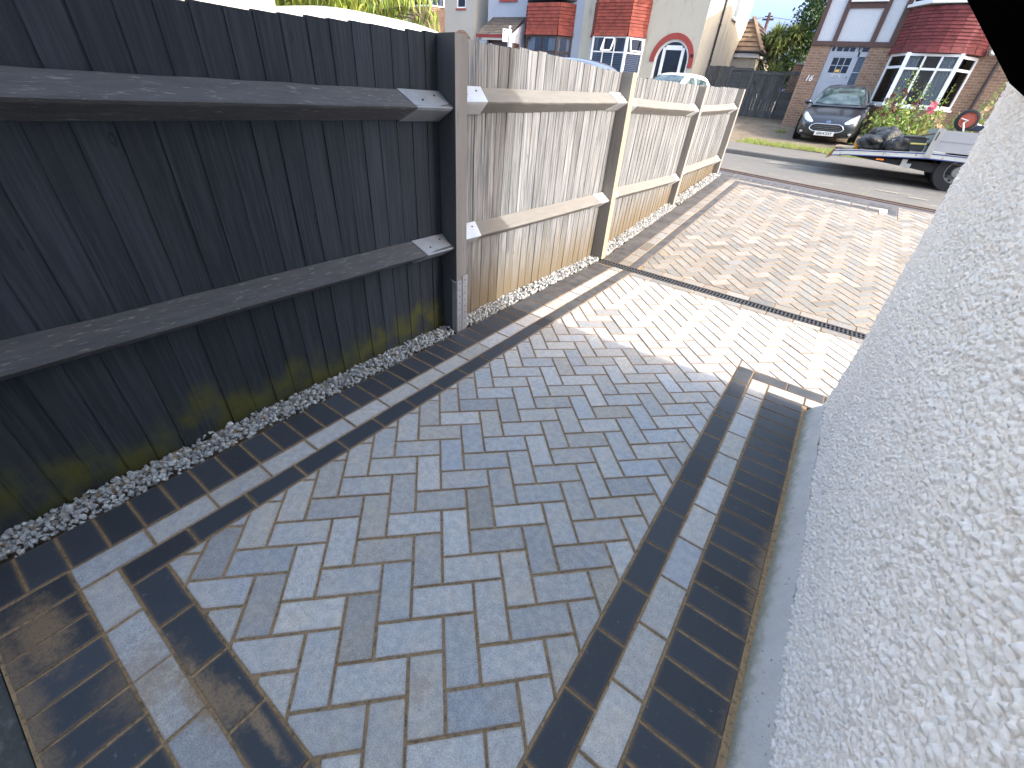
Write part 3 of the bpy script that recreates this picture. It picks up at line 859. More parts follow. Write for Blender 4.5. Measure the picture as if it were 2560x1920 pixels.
c = mixc(nt, ramp(nt, mth(nt, 'ADD', hA, mth(nt, 'MULTIPLY', n1, 0.5)), 0.55, 0.12), c, (0.42, 0.415, 0.425))  # hollows between the lumps get their shade in the colour
c = mixc(nt, mth(nt, 'MULTIPLY', ramp(nt, noise(nt, P, 38, 5, 0.7), 0.64, 0.74), 0.45), c, (0.33, 0.325, 0.33))
nt.links.new(c, p.inputs['Base Color']); p.inputs['Roughness'].default_value = 0.62; p.inputs['Specular IOR Level'].default_value = 0.35
bump(nt, p, mth(nt, 'ADD', n1, mth(nt, 'MULTIPLY', noise(nt, P, 90, 4, 0.6), 1.2)), 0.55, 0.003)
def hfield(Y, Z):
    wob = 0.006 * (vnoise(Y / 0.03, Z / 0.03, 5) - 0.5); wob2 = 0.006 * (vnoise(Y / 0.03, Z / 0.03, 9) - 0.5)
    a = lumps(Y + wob, Z + wob2, 0.0100, 11); b = lumps(Y + wob2, Z + wob, 0.017, 31, 0.05); c_ = lumps(Y + wob, Z - wob, 0.0062, 51)
    return 0.50 * a + 0.42 * b + 0.24 * c_ + 0.22 * vnoise(Y / 0.09, Z / 0.07, 3)
def grid_mesh(name, X, Y, Z, H, mat, parent):
    ny, nz = Y.shape
    me = bpy.data.meshes.new(name)
    V = np.stack([X, Y, Z], -1).reshape(-1, 3).astype(np.float32)
    idx = np.arange(ny * nz).reshape(ny, nz)
    F = np.stack([idx[:-1, :-1], idx[:-1, 1:], idx[1:, 1:], idx[1:, :-1]], -1).reshape(-1, 4)
    me.vertices.add(len(V)); me.vertices.foreach_set('co', V.ravel())
    me.loops.add(F.size); me.loops.foreach_set('vertex_index', F.ravel().astype(np.int32))
    me.polygons.add(len(F)); me.polygons.foreach_set('loop_start', (np.arange(len(F)) * 4).astype(np.int32))
    me.polygons.foreach_set('loop_total', np.full(len(F), 4, dtype=np.int32))
    me.polygons.foreach_set('use_smooth', np.ones(len(F), dtype=bool))
    a = me.attributes.new('h', 'FLOAT', 'POINT'); a.data.foreach_set('value', H.ravel().astype(np.float32))
    me.materials.append(mat); me.update(calc_edges=True)
    o = bpy.data.objects.new(name, me); COL.objects.link(o)
    o.parent = parent; o.matrix_parent_inverse = Matrix.Translation(-parent.location)
    return o
st = 0.0028
ys_ = np.arange(0.28, 2.772, st); zs_ = np.concatenate([np.arange(0.0, 1.75, st)])
Yg, Sg = np.meshgrid(ys_, zs_, indexing='ij')
Zl = zlip(Yg); Zg = Zl + Sg
H = hfield(Yg, Zg)
edge = np.clip((2.772 - Yg) / 0.012, 0, 1)
lip = np.clip(Sg / 0.012, 0, 1)
Xg = xwall(Yg, Zg) + 0.013 - 0.0150 * H * np.sqrt(edge) * (0.4 + 0.6 * lip) - 0.008 * (1 - Sg / 0.12).clip(0, 1) * lip + 0.018 * (1 - edge) ** 2 + 0.012 * (1 - lip) ** 2
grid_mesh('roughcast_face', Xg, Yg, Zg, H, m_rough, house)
# the return of the wall at the far corner, and the rest of the house
xs2 = np.arange(2.11, 3.2, 0.012); zs2 = np.arange(0.06, 2.2, 0.012)
X2_, Z2_ = np.meshgrid(xs2, zs2, indexing='ij'); H2 = hfield(X2_, Z2_)
grid_mesh('roughcast_return', X2_, 2.757 + 0.009 * H2 * np.clip((X2_ - 2.1) / 0.02, 0, 1), Z2_, H2, m_rough, house)
mb = MB()
mb.box(2.118, 9.5, -9.0, 2.760, -0.1, 5.3)
mb.box(2.095, 2.118, -9.0, 0.30, 0.05, 5.3)
mb.box(2.055, 2.118, 0.30, 2.752, 1.80, 5.3)
mb.build('wall', m_rough, house)
# smooth sloping plinth at the foot
m_plinth, nt, p = NT('plinth_render')
P = wpos(nt)
c = mixc(nt, noise(nt, P, 9, 6, 0.65), (0.40, 0.41, 0.42), (0.66, 0.67, 0.68))
sp = nt.nodes.new('ShaderNodeSeparateXYZ'); nt.links.new(P, sp.inputs[0])
low = mth(nt, 'SUBTRACT', 1, ramp(nt, mth(nt, 'ADD', sp.outputs[2], mth(nt, 'MULTIPLY', mth(nt, 'SUBTRACT', noise(nt, P, 22, 5, 0.7), 0.5), 0.09)), 0.004, 0.05))
c = mixc(nt, mth(nt, 'MULTIPLY', low, 0.85), c, (0.24, 0.255, 0.20))
c = mixc(nt, ramp(nt, noise(nt, P, 60, 4, 0.7), 0.62, 0.70), c, (0.20, 0.20, 0.19))
nt.links.new(c, p.inputs['Base Color']); p.inputs['Roughness'].default_value = 0.8
bump(nt, p, mth(nt, 'ADD', noise(nt, P, 40, 5, 0.6), noise(nt, P, 260, 3)), 0.8, 0.007)
yp = np.arange(0.1, 2.74, 0.012); tp = np.linspace(0, 1, 12)
Yp, Tp = np.meshgrid(yp, tp, indexing='ij')
Hp = vnoise(Yp / 0.05, Tp / 0.3, 77)
Xp = 2.034 + 0.062 * Tp ** 1.5 + 0.005 * (Hp - 0.5) + 0.006 * (vnoise(Yp / 0.35, Tp * 0, 78) - 0.5)
Zp = -0.006 + (zlip(Yp) + 0.028) * Tp + 0.003 * (Hp - 0.5)
grid_mesh('plinth', Xp, Yp, Zp, Hp, m_plinth, house)
mb = MB(); V = []
mb.prism([(2.034, -0.01), (2.12, -0.01), (2.12, 0.07), (2.094, 0.062)], 'y', 2.715, 2.742); mb.build('plinth_end', m_plinth, house, bevel=0.006)
mb = MB()
zr = 7.6
mb.add([(1.75, -9.3, 5.25), (9.9, -9.3, 5.25), (9.9, 3.1, 5.25), (1.75, 3.1, 5.25), (5.8, -5.5, zr), (5.8, -0.8, zr)], [(0, 3, 5, 4), (1, 4, 5, 2), (0, 4, 1), (2, 5, 3), (0, 1, 2, 3)])
mb.build('roof', M('brown_roof_tile', (0.17, 0.09, 0.06), 0.85, 0.3, 6, 60, 0.5, 0.01), house)

# ------------------------------------------------------------------ houses across the street
m_brick = brick_mat('red_brown_brick', (0.27, 0.15, 0.10), (0.37, 0.225, 0.14), (0.38, 0.31, 0.25))
m_tilehung = M('red_hung_tile', (0.21, 0.042, 0.028), 0.8, 0.25, 5, 40, 0.4, 0.006, col2=(0.30, 0.09, 0.05), c2lo=0.55, c2hi=0.75)
m_tile_dark = M('dark_red_hung_tile', (0.15, 0.030, 0.032), 0.8, 0.2, 5, 40, 0.4, 0.006)
m_roof = M('brown_roof_tiles', (0.20, 0.14, 0.10), 0.88, 0.3, 3, 50, 0.5, 0.008, col2=(0.33, 0.29, 0.19), c2lo=0.52, c2hi=0.72)
m_roof_dark = M('mossy_dark_roof_tiles', (0.085, 0.072, 0.062), 0.9, 0.35, 4, 50, 0.5, 0.008, col2=(0.17, 0.15, 0.11), c2lo=0.58, c2hi=0.72)
m_cream = render_mat('cream_roughcast', (0.50, 0.465, 0.385), 45, 0.8, 0.08, (0.29, 0.27, 0.22), 0.01)
m_lilac = render_mat('lilac_blue_roughcast', (0.35, 0.385, 0.46), 45, 0.7, 0.05, None, 0.01)
m_grey_r = render_mat('grey_cream_roughcast', (0.40, 0.385, 0.35), 45, 0.8, 0.06, None, 0.01)
m_panel = render_mat('white_panel_render', (0.56, 0.58, 0.62), 30, 0.3, 0.03, None, 0.003)
m_timber = M('brown_timber_framing', (0.090, 0.052, 0.045), 0.8, 0.2, 6, 50, 0.3, 0.003)
m_brown_frame = M('dark_brown_window_frame', (0.045, 0.025, 0.022), 0.5, 0.15, 6, 50, 0.1, 0.002)
m_redpaint = M('red_paint', (0.30, 0.045, 0.035), 0.6, 0.12, 6, 50, 0.2, 0.002)
m_greydoor = M('pale_grey_door', (0.34, 0.37, 0.43), 0.5, 0.04, 3, 50, 0.05, 0.001)
m_pipe = M('dark_downpipe', (0.035, 0.028, 0.035), 0.5, 0.15, 6, 50, 0.1, 0.001)
m_glass = glass_mat('window_glass')
m_room = M('dark_room', (0.13, 0.13, 0.14), 0.95, 0.5, 2.2, 10, 0.0)
m_curtain = M('net_curtain', (0.85, 0.85, 0.85), 0.95, 0.30, 3.0, 10, 0.0, stretch=(9, 9, 0.15))
m_blind = M('pale_slat_blind', (0.50, 0.54, 0.60), 0.7, 0.05, 3.0, 10, 0.0)

def wall_holes(mb, x0, x1, z0, z1, holes, y, t, col=(1, 1, 1), mi=0):
    xs = sorted({x0, x1, *[h[0] for h in holes], *[h[1] for h in holes]}); zs = sorted({z0, z1, *[h[2] for h in holes], *[h[3] for h in holes]})
    xs = [v for v in xs if x0 <= v <= x1]; zs = [v for v in zs if z0 <= v <= z1]
    for a, b in zip(xs, xs[1:]):
        for c_, d in zip(zs, zs[1:]):
            cx, cz = (a + b) / 2, (c_ + d) / 2
            if any(h[0] < cx < h[1] and h[2] < cz < h[3] for h in holes): continue
            mb.box(a, b, y, y + t, c_, d, col, mi)
def window(parent, p, q, z0, z1, cols=(), rows=(), fw=0.06, mat=None, sill=None, frame_t=0.06, curtain='net', back=0.5, name='window', opened=()):
    """a framed window between plan points p and q; cols / rows are fractions where bars stand"""
    mat = mat or m_white; p = Vector((*p, 0)); q = Vector((*q, 0)); d = (q - p); L = d.length; d.normalize(); nrm = Vector((-d.y, d.x, 0))  # nrm points into the house
    def bx(mb, a, b, c_, e, t0, t1, col=(1, 1, 1)):
        V = []
        for z in (c_, e):
            for s_, t in ((a, t0), (b, t0), (b, t1), (a, t1)):
                w_ = p + d * s_ + nrm * t; V.append((w_.x, w_.y, z))
        mb.add(V, [(0, 3, 2, 1), (4, 5, 6, 7), (0, 1, 5, 4), (1, 2, 6, 5), (2, 3, 7, 6), (3, 0, 4, 7)], col)
    mb = MB(); t = frame_t
    bx(mb, 0, fw, z0, z1, 0, t); bx(mb, L - fw, L, z0, z1, 0, t); bx(mb, fw, L - fw, z0, z0 + fw, 0, t); bx(mb, fw, L - fw, z1 - fw, z1, 0, t)
    for c_ in cols: bx(mb, L * c_ - fw * 0.45, L * c_ + fw * 0.45, z0 + fw, z1 - fw, 0.003, t)
    for r in rows: bx(mb, fw, L - fw, z0 + (z1 - z0) * r - fw * 0.45, z0 + (z1 - z0) * r + fw * 0.45, 0.006, t)
    for (a, b, c_, e) in opened:   # a little top light standing open
        a, b, c_, e = L * a, L * b, z0 + (z1 - z0) * c_, z0 + (z1 - z0) * e
        for (u0, u1, v0, v1) in ((a, a + 0.045, c_, e), (b - 0.045, b, c_, e), (a, b, c_, c_ + 0.045), (a, b, e - 0.045, e)):
            V = []
            for z in (v0, v1):
                for s_, tt in ((u0, 0), (u1, 0), (u1, 0.04), (u0, 0.04)):
                    w_ = p + d * s_ + nrm * (tt - 0.05 - 0.55 * (e - z)); V.append((w_.x, w_.y, z))
            mb.add(V, [(0, 3, 2, 1), (4, 5, 6, 7), (0, 1, 5, 4), (1, 2, 6, 5), (2, 3, 7, 6), (3, 0, 4, 7)])
    fr = mb.build(name, mat, parent)
    mb = MB(); bx(mb, fw * 0.5, L - fw * 0.5, z0 + fw * 0.5, z1 - fw * 0.5, t * 0.4, t * 0.5); mb.build('pane', m_glass, fr)
    if curtain == 'net':
        mb = MB()
        for (a, b) in ((0.0, 0.26), (0.70, 1.0)):
            n = 14
            for i in range(n):
                s0, s1 = L * (a + (b - a) * i / n), L * (a + (b - a) * (i + 1) / n); o0 = 0.12 + 0.02 * (i % 2)
                V = []
                for s_, o_ in ((s0, o0), (s1, 0.12 + 0.02 * ((i + 1) % 2))):
                    w_ = p + d * s_ + nrm * o_; V += [(w_.x, w_.y, z0), (w_.x, w_.y, z1)]
                k = 0.75 + 0.35 * random.random(); mb.add(V, [(0, 2, 3, 1)], (k, k, k))
        mb.build('curtain', m_curtain, fr)
    elif curtain == 'blind':
        mb = MB(); z = z0 + 0.04; zt = z0 + (z1 - z0) * (rows[0] if rows else 1)
        while z < zt - 0.05:
            bx(mb, fw, L - fw, z, z + 0.035, 0.10, 0.112); z += 0.062
        mb.build('blind', m_blind, fr)
    if back:
        mb = MB(); bx(mb, -0.0, L, z0, z1, back, back + 0.01); bx(mb, 0.0, L, z0 - 0.02, z0 - 0.01, t, back); bx(mb, 0.0, L, z1 + 0.01, z1 + 0.02, t, back)
        mb.build('room_backing', m_room, fr)
    if sill:
        mb = MB(); bx(mb, -0.04, L + 0.04, z0 - 0.06, z0, -0.07, t); mb.build('sill', sill, fr)
    return fr
def hung_tiles(parent, plan, z0, z1, mat, course=0.105, tile=0.165, flare=0.05, name='tile_hanging'):
    """courses of hung tiles following a bay's plan"""
    mb = MB(); n = int((z1 - z0) / course); rd = random.Random(int(z0 * 10 + len(plan)))
    for i in range(n):
        a, b = z0 + i * course, z0 + (i + 1) * course
        fl = flare * max(0, 1 - i / 3.0) ** 2
        for (p, q) in zip(plan, plan[1:]):
            P_, Q_ = Vector((*p, 0)), Vector((*q, 0)); d = (Q_ - P_); L = d.length; d.normalize(); nr = Vector((d.y, -d.x, 0))
            m_ = max(1, round(L / tile)); off = 0.5 if i % 2 else 0
            k = -off
            while k < m_:
                s0, s1 = max(0, k) / m_ * L, min(m_, k + 1) / m_ * L
                j = rd.uniform(0, 0.004); c = rd.uniform(0.75, 1.22)
                o0, o1 = 0.030 + fl + j, 0.006 + fl * 0.8
                V = []
                for s_ in (s0, s1):
                    for z, o_ in ((a - 0.012, o0), (b, o1)):
                        w_ = P_ + d * s_ + nr * o_; V.append((w_.x, w_.y, z))
                    w_ = P_ + d * s_; V.append((w_.x, w_.y, a - 0.012))
                mb.add(V, [(0, 3, 4, 1), (0, 2, 5, 3)], (c, c * 0.97, c * 0.95)); k += 1
    return mb.build(name, mat, parent)
def roof_courses(parent, A, B, C, D, mat, name='roof', course=0.3, tile=0.3, thick=0.035):
    """roof plane from eave A-B up to ridge D-C as overlapping courses"""
    A, B, C, D = map(Vector, (A, B, C, D)); n = max(1, int(((D - A).length + (C - B).length) / 2 / course)); mb = MB()
    nr = (B - A).cross(D - A)
    if nr.length < 1e-6: nr = (B - A).cross(C - A)
    nr.normalize()
    if nr.z < 0: nr = -nr
    rd = random.Random(5)
    for i in range(n):
        t0, t1 = i / n, min(1, (i + 1.15) / n)
        a, b, c_, d = A.lerp(D, t0), B.lerp(C, t0), B.lerp(C, t1), A.lerp(D, t1)
        m_ = max(1, int((b - a).length / tile))
        for k in range(m_):
            u0, u1 = k / m_, (k + 1) / m_; g = rd.uniform(0.75, 1.2); j = rd.uniform(0, 0.006)
            p0, p1 = a.lerp(b, u0) + nr * (thick + j), a.lerp(b, u1) + nr * (thick + j); p2, p3 = d.lerp(c_, u1) + nr * 0.004, d.lerp(c_, u0) + nr * 0.004
            p4, p5 = a.lerp(b, u0), a.lerp(b, u1)
            mb.add([p0, p1, p2, p3, p4, p5], [(0, 1, 2, 3), (4, 5, 1, 0)], (g, g * 0.97, g * 0.94))
    return mb.build(name, mat, parent)

# ---- 1. brick and timber-framed house, number 16
bh = thing('brick_house', 'brick house with timber framed white panels above a pale front door and wide bay', 'house', (1.2, 22, 1.0))
GZ = 0.95
X0b = -1.125
mb = MB()
wall_holes(mb, X0b, 12, GZ - 0.4, 3.52, [(-0.50, 0.68, 1.0, 3.48), (1.40, 3.56, 1.9, 3.5)], 22, 0.28)
mb.box(X0b, X0b + 0.25, 22.28, 28.2, GZ - 0.4, 6.2)
mb.box(X0b, 12, 28.2, 28.4, GZ - 0.4, 6.2)
mb.box(3.62, 12, 22.002, 22.28, 3.52, 6.2)
mb.prism([(22.0, 6.2), (28.4, 6.2), (25.1, 7.05)], 'x', X0b, X0b + 0.2)
mb.build('wall', m_brick, bh)
mb = MB(); mb.box(X0b + 0.02, 3.62, 22.03, 22.27, 3.55, 6.2); mb.build('upper_panels', m_panel, bh)
mb = MB()
mb.box(X0b - 0.01, 1.30, 21.955, 22.03, 3.47, 3.60)
for (a, b) in ((-1.14, -1.01), (-0.53, -0.39), (0.58, 0.73), (1.12, 1.30)): mb.box(a, b, 21.97, 22.03, 3.60, 6.2)
mb.box(-0.39, 0.58, 21.985, 22.03, 4.47, 4.62)
mb.build('timber_framing', m_timber, bh)
window(bh, (-0.39, 21.99), (0.58, 21.99), 4.68, 5.7, (0.5,), (), 0.05, m_white, sill=m_white, frame_t=0.03, back=0.035, curtain=None)
# door set
dm = MB(); y = 22.05
dm.box(-0.49, -0.435, y, y + 0.1, 1.0, 3.47); dm.box(0.40, 0.45, y, y + 0.1, 1.0, 3.47); dm.box(0.66, 0.70, y, y + 0.1, 1.0, 3.47)
dm.box(-0.435, 0.66, y, y + 0.1, 3.20, 3.335); dm.box(-0.435, 0.66, y, y + 0.1, 3.455, 3.48)
for x in (-0.30, -0.10, 0.09, 0.28, 0.46): dm.box(x - (0.045 if x in (-0.30,) else 0.02), x + (0.07 if x > 0.2 and x < 0.3 else 0.012), y, y + 0.08, 3.335, 3.455)
for z in (1.9, 2.33, 2.75): dm.box(0.45, 0.66, y + 0.02, y + 0.07, z, z + 0.03)
dm.box(0.45, 0.66, y, y + 0.1, 1.0, 1.35)
dset = dm.build('door_frame', m_greydoor, bh)
mb = MB(); mb.box(-0.435, 0.70, y + 0.085, y + 0.09, 1.0, 3.47); mb.build('pane', m_glass, dset)
mb = MB(); mb.box(-0.5, 0.72, 22.5, 22.52, 0.9, 3.5); mb.build('room_backing', m_room, dset)
mb = MB()
for i in range(8): mb.box(0.46 + i * 0.025, 0.478 + i * 0.025, y + 0.10, y + 0.11, 1.3, 3.2, (0.9, 0.9, 0.9))
mb.build('curtain', m_curtain, dset)
mb = MB(); d0, d1 = y + 0.01, y + 0.06
gx = [-0.29, -0.10, 0.09, 0.28]; gz = [2.73, 2.945, 3.16]
mb.box(-0.435, -0.29, d0, d1, 1.0, 3.20); mb.box(0.28, 0.40, d0, d1, 1.0, 3.20); mb.box(-0.29, 0.28, d0, d1, 3.16, 3.20); mb.box(-0.29, 0.28, d0, d1, 1.0, 2.73)
for x in gx[1:3]: mb.box(x - 0.012, x + 0.012, d0 + 0.004, d1, 2.73, 3.16)
mb.box(-0.29, 0.28, d0 + 0.004, d1, 2.935, 2.955)
for (a, b) in ((-0.36, -0.03), (0.01, 0.33)):     # raised edges of the lower panels
    for (u0, u1, v0, v1) in ((a, a + 0.02, 1.3, 2.5), (b - 0.02, b, 1.3, 2.5), (a + 0.02, b - 0.02, 1.3, 1.32), (a + 0.02, b - 0.02, 2.48, 2.5)): mb.box(u0, u1, d0 - 0.008, d0, v0, v1)
door = mb.build('door', m_greydoor, bh)
mb = MB(); mb.box(-0.08, 0.05, d0 - 0.006, d0 - 0.001, 2.75, 2.83); mb.build('notice', M('orange_notice', (0.75, 0.42, 0.10), 0.7, 0.05, bump_s=0), door)
mb = MB(); mb.box(-0.13, 0.14, d0 - 0.014, d0 - 0.001, 2.61, 2.68); mb.box(-0.09, 0.10, d0 - 0.018, d0 - 0.014, 2.63, 2.66, (0.4, 0.4, 0.4)); mb.build('letter_plate', m_zinc, door)
mb = MB(); mb.lathe([(0, -0.03), (0.022, -0.03), (0.022, 0)], (0.34, d0, 2.62), 'y', 10, (0.5, 0.5, 0.5)); mb.build('lock', m_zinc_dark, door)
mb = MB(); mb.lathe([(0, -0.04), (0.025, -0.04), (0.018, 0)], (0.34, d0, 2.30), 'y', 10, (0.5, 0.5, 0.5)); mb.build('door_knob', m_zinc_dark, door)
def text_mesh(name, body, size, loc, mat, parent, rot=(math.pi / 2, 0, 0), ext=0.004, shear=0.0, scale=(1, 1, 1)):
    cu = bpy.data.curves.new(name, 'FONT'); cu.body = body; cu.size = size; cu.extrude = ext; cu.align_x = 'CENTER'; cu.align_y = 'CENTER'; cu.shear = shear; cu.offset = size * 0.018
    t = bpy.data.objects.new(name + '_tmp', cu); COL.objects.link(t)
    dg = bpy.context.evaluated_depsgraph_get(); dg.update()
    me = bpy.data.meshes.new_from_object(t.evaluated_get(dg))
    bpy.data.objects.remove(t)
    o = bpy.data.objects.new(name, me); me.materials.clear(); me.materials.append(mat)
    from mathutils import Euler
    ca = me.color_attributes.new('col', 'FLOAT_COLOR', 'CORNER'); ca.data.foreach_set('color', np.ones(len(me.loops) * 4, dtype=np.float32))
    me.transform(Matrix.Translation(loc) @ Euler(rot).to_matrix().to_4x4() @ Matrix.Diagonal((*scale, 1)))
    COL.objects.link(o); o.parent = parent
    if parent.type == 'EMPTY': o.matrix_parent_inverse = Matrix.Translation(-parent.location)
    return o
text_mesh('house_number', '16', 0.24, (-0.80, 21.99, 2.53), m_white, bh, shear=0.25)
# bay
plan_b = [(1.34, 22.0), (1.80, 21.32), (3.14, 21.32), (3.62, 22.0)]
mb = MB()
for (p, q) in zip(plan_b, plan_b[1:]):
    mb.add([(p[0], p[1], 0.5), (q[0], q[1], 0.5), (q[0], q[1], 1.86), (p[0], p[1], 1.86)], [(0, 1, 2, 3)])
mb.build('bay_base', m_brick, bh)
mb = MB(); mb.prism([(1.28, 22.0), (1.77, 21.25), (3.18, 21.25), (3.68, 22.0)], 'z', 1.84, 1.90); mb.build('bay_sill', m_white, bh)
w_l = window(bh, plan_b[0], plan_b[1], 1.90, 3.30, (), (0.74,), 0.075, m_white, curtain=None, back=0.6)
window(bh, plan_b[1], plan_b[2], 1.90, 3.28, (0.345, 0.665), (0.72,), 0.065, m_white, curtain='net', back=0.7)
window(bh, plan_b[2], plan_b[3], 1.90, 3.26, (), (0.74,), 0.075, m_white, curtain=None, back=0.6)
mb = MB()
for (x, y_) in (plan_b[1], plan_b[2]): mb.box(x - 0.055, x + 0.055, y_ - 0.02, y_ + 0.09, 1.90, 3.30)
mb.build('bay_corner_post', m_white, bh)
arc = []
for i in range(9):
    t = i / 8; arc.append((1.30 + 2.36 * t, 22.0 - 0.74 * math.sin(math.pi * t) ** 0.55 if 0 < t < 1 else 22.0))
hung_tiles(bh, arc, 3.31, 4.44, m_tile_dark, 0.085, 0.16, 0.05)
mb = MB(); mb.prism([(1.15, 22.0), (1.75, 21.2), (3.2, 21.2), (3.75, 22.0)], 'z', 4.46, 4.53); mb.build('bay_sill', m_white, bh)
for (p, q, cols) in (((1.25, 22.0), (1.80, 21.3), ()), ((1.80, 21.3), (3.14, 21.3), (0.33, 0.66)), ((3.14, 21.3), (3.6, 22.0), ())):
    window(bh, p, q, 4.53, 5.6, cols, (0.72,), 0.06, m_white, curtain='net', back=0.6)
mb = MB(); mb.prism([(1.2, 22.0), (1.75, 21.25), (3.2, 21.25), (3.7, 22.0)], 'z', 5.6, 6.2); mb.build('bay_head', m_tile_dark, bh)
mb = MB(); mb.tube([(4.10, 21.93, 1.0), (4.10, 21.93, 6.1)], 0.045, 10); mb.build('downpipe', m_pipe, bh)
mb = MB(); mb.lathe([(0, -0.2), (0.09, -0.2), (0.11, 0.0), (0.09, 0.05), (0, 0.05)], (3.86, 21.9, 3.42), 'y', 14); mb.box(3.83, 3.89, 21.9, 22.0, 3.38, 3.46); mb.build('wall_light', m_white, bh)
roof_courses(bh, (X0b - 0.2, 21.7, 6.2), (12, 21.7, 6.2), (12, 25.1, 7.2), (X0b - 0.2, 25.1, 7.2), m_roof)
roof_courses(bh, (12, 28.7, 6.2), (X0b - 0.2, 28.7, 6.2), (X0b - 0.2, 25.1, 7.2), (12, 25.1, 7.2), m_roof, 'rear_roof')

# ---- 2. side gate and fences between the houses
YG = 23.8
def plank_run(mb, x0, x1, z0, z1, y, wmin=0.09, wmax=0.11, seed=1, tilt=0.0):
    rd = random.Random(seed); x = x0
    while x < x1 - 0.01:
        w_ = min(rd.uniform(wmin, wmax), x1 - x); c = (rd.random(), rd.random(), rd.random()); o = rd.uniform(0, 0.012)
        mb.box(x, x + w_ - 0.006, y - o, y - o + 0.02, z0 + rd.uniform(-.01, .01), z1 + rd.uniform(-0.015, 0.015) + tilt * (x - x0), c); x += w_
m_gatewood = wood_mat('old_gate_board', (0.050, 0.052, 0.058), (0.13, 0.13, 0.13), (0.085, 0.075, 0.06), foot=None)
sf = thing('side_fence', 'dark weathered vertical board fence beside the cream house', 'fence', (-4.5, YG, 1.1))
mb = MB(); plank_run(mb, -5.05, -4.03, 1.05, 2.88, YG, seed=2); mb.build('board_panel', m_gatewood, sf)
mb = MB(); mb.box(-4.08, -3.98, YG - 0.04, YG + 0.06, 1.0, 2.90); mb.build('post', m_gatewood, sf)
lp = thing('lap_fence_panel', 'dark waney lap fence panel between the board fence and the side gate', 'fence', (-3.6, YG, 1.1))
mb = MB(); z = 1.1; rd = random.Random(4)
while z < 2.8:
    h = 0.125; mb.add([(-3.98, YG - 0.018, z), (-3.14, YG - 0.018, z + rd.uniform(-.01, .01)), (-3.14, YG, z + h + 0.01), (-3.98, YG, z + h + 0.01), (-3.98, YG, z), (-3.14, YG, z)], [(0, 1, 2, 3), (4, 5, 1, 0)], (rd.random(), rd.random(), rd.random())); z += h
mb.build('lap_boards', m_gatewood, lp)
mb = MB(); mb.box(-3.58, -3.545, YG - 0.04, YG - 0.018, 1.1, 2.8); mb.box(-3.98, -3.14, YG - 0.04, YG - 0.018, 2.77, 2.82); mb.build('batten', m_gatewood, lp)
mb = MB(); mb.box(-3.16, -3.06, YG - 0.05, YG + 0.05, 1.0, 2.80); mb.build('post', m_gatewood, lp)
gt = thing('side_gate', 'wide dark ledged board gate standing left of the brick house', 'gate', (-2.45, YG, 1.1))
mb = MB(); plank_run(mb, -3.05, -1.90, 1.14, 2.79, YG - 0.02, 0.10, 0.13, seed=6); mb.build('gate_boards', m_gatewood, gt)
mb = MB(); mb.box(-3.03, -1.92, YG - 0.055, YG - 0.033, 2.66, 2.74); mb.build('ledge', m_gatewood, gt)
mb = MB(); mb.lathe([(0, -0.03), (0.05, -0.03), (0.05, 0)], (-2.94, YG - 0.03, 2.37), 'y', 12); mb.build('latch_ring', m_black, gt)
tp = thing('trellis_panel', 'narrow fence panel with a diamond trellis top against the brick house', 'fence', (-1.5, YG, 1.1))
mb = MB(); z = 1.1
for i in range(8):
    mb.add([(-1.84, YG - 0.02, z), (-1.2, YG - 0.02, z), (-1.2, YG, z + 0.135), (-1.84, YG, z + 0.135), (-1.84, YG, z), (-1.2, YG, z)], [(0, 1, 2, 3), (4, 5, 1, 0)], (rd.random(), .5, .5)); z += 0.128
mb.build('lap_boards', m_gatewood, tp)
mb = MB(); mb.box(-1.88, -1.83, YG - 0.05, YG + 0.02, 1.0, 2.82); mb.box(-1.83, -1.16, YG - 0.04, YG + 0.02, 2.70, 2.82); mb.box(-1.83, -1.16, YG - 0.04, YG + 0.02, 2.11, 2.16); mb.build('frame', m_gatewood, tp)
mb = MB()
for k in range(-6, 10):
    a = -1.83 + k * 0.085
    for s_ in (1, -1):
        pts = []
        for t in (0, 1):
            pts.append((a + (0.54 * t if s_ > 0 else 0.54 * (1 - t)), YG - 0.02 - 0.008 * s_, 2.16 + 0.54 * t))
        # cut to the frame
        (xa, ya_, za), (xb, yb_, zb) = pts
        lo, hi = -1.83, -1.16
        def at_x(x): t = (x - xa) / (xb - xa); return (x, ya_, za + t * (zb - za))
        P0 = pts[0] if lo <= xa <= hi else (at_x(lo) if xa < lo else at_x(hi)); P1 = pts[1] if lo <= xb <= hi else (at_x(lo) if xb < lo else at_x(hi))
        if (xa < lo and xb < lo) or (xa > hi and xb > hi): continue
        mb.beam(P0, P1, 0.016, 0.008)
mb.build('lattice', m_gatewood, tp)
bp = thing('garden_wall', 'short terracotta brick garden wall with a flat coping behind the trellis', 'wall', (-1.6, 26.5, 1.2))
mb = MB(); mb.box(-2.05, -1.13, 26.3, 26.55, 1.1, 3.22); mb.build('brickwork', m_brick, bp)
mb = MB(); mb.box(-2.0, -1.13, 26.25, 26.6, 3.22, 3.29); mb.build('coping', m_concrete, bp)

# ---- 3. cream half of the pair, with arch and red bay
ch = thing('cream_house', 'cream rough rendered house with a red arched porch and red tile hung bay', 'house', (-7.8, 22, 1.0))
mb = MB()
wall_holes(mb, -10.60, -5.10, 0.5, 6.3, [(-9.95, -7.52, 1.9, 3.60), (-6.87, -5.39, 1.0, 3.57)], 22, 0.3)
mb.box(-5.4, -5.10, 22.3, 28.55, 0.5, 6.3); mb.box(-10.6, -5.4, 28.25, 28.55, 0.5, 6.3)
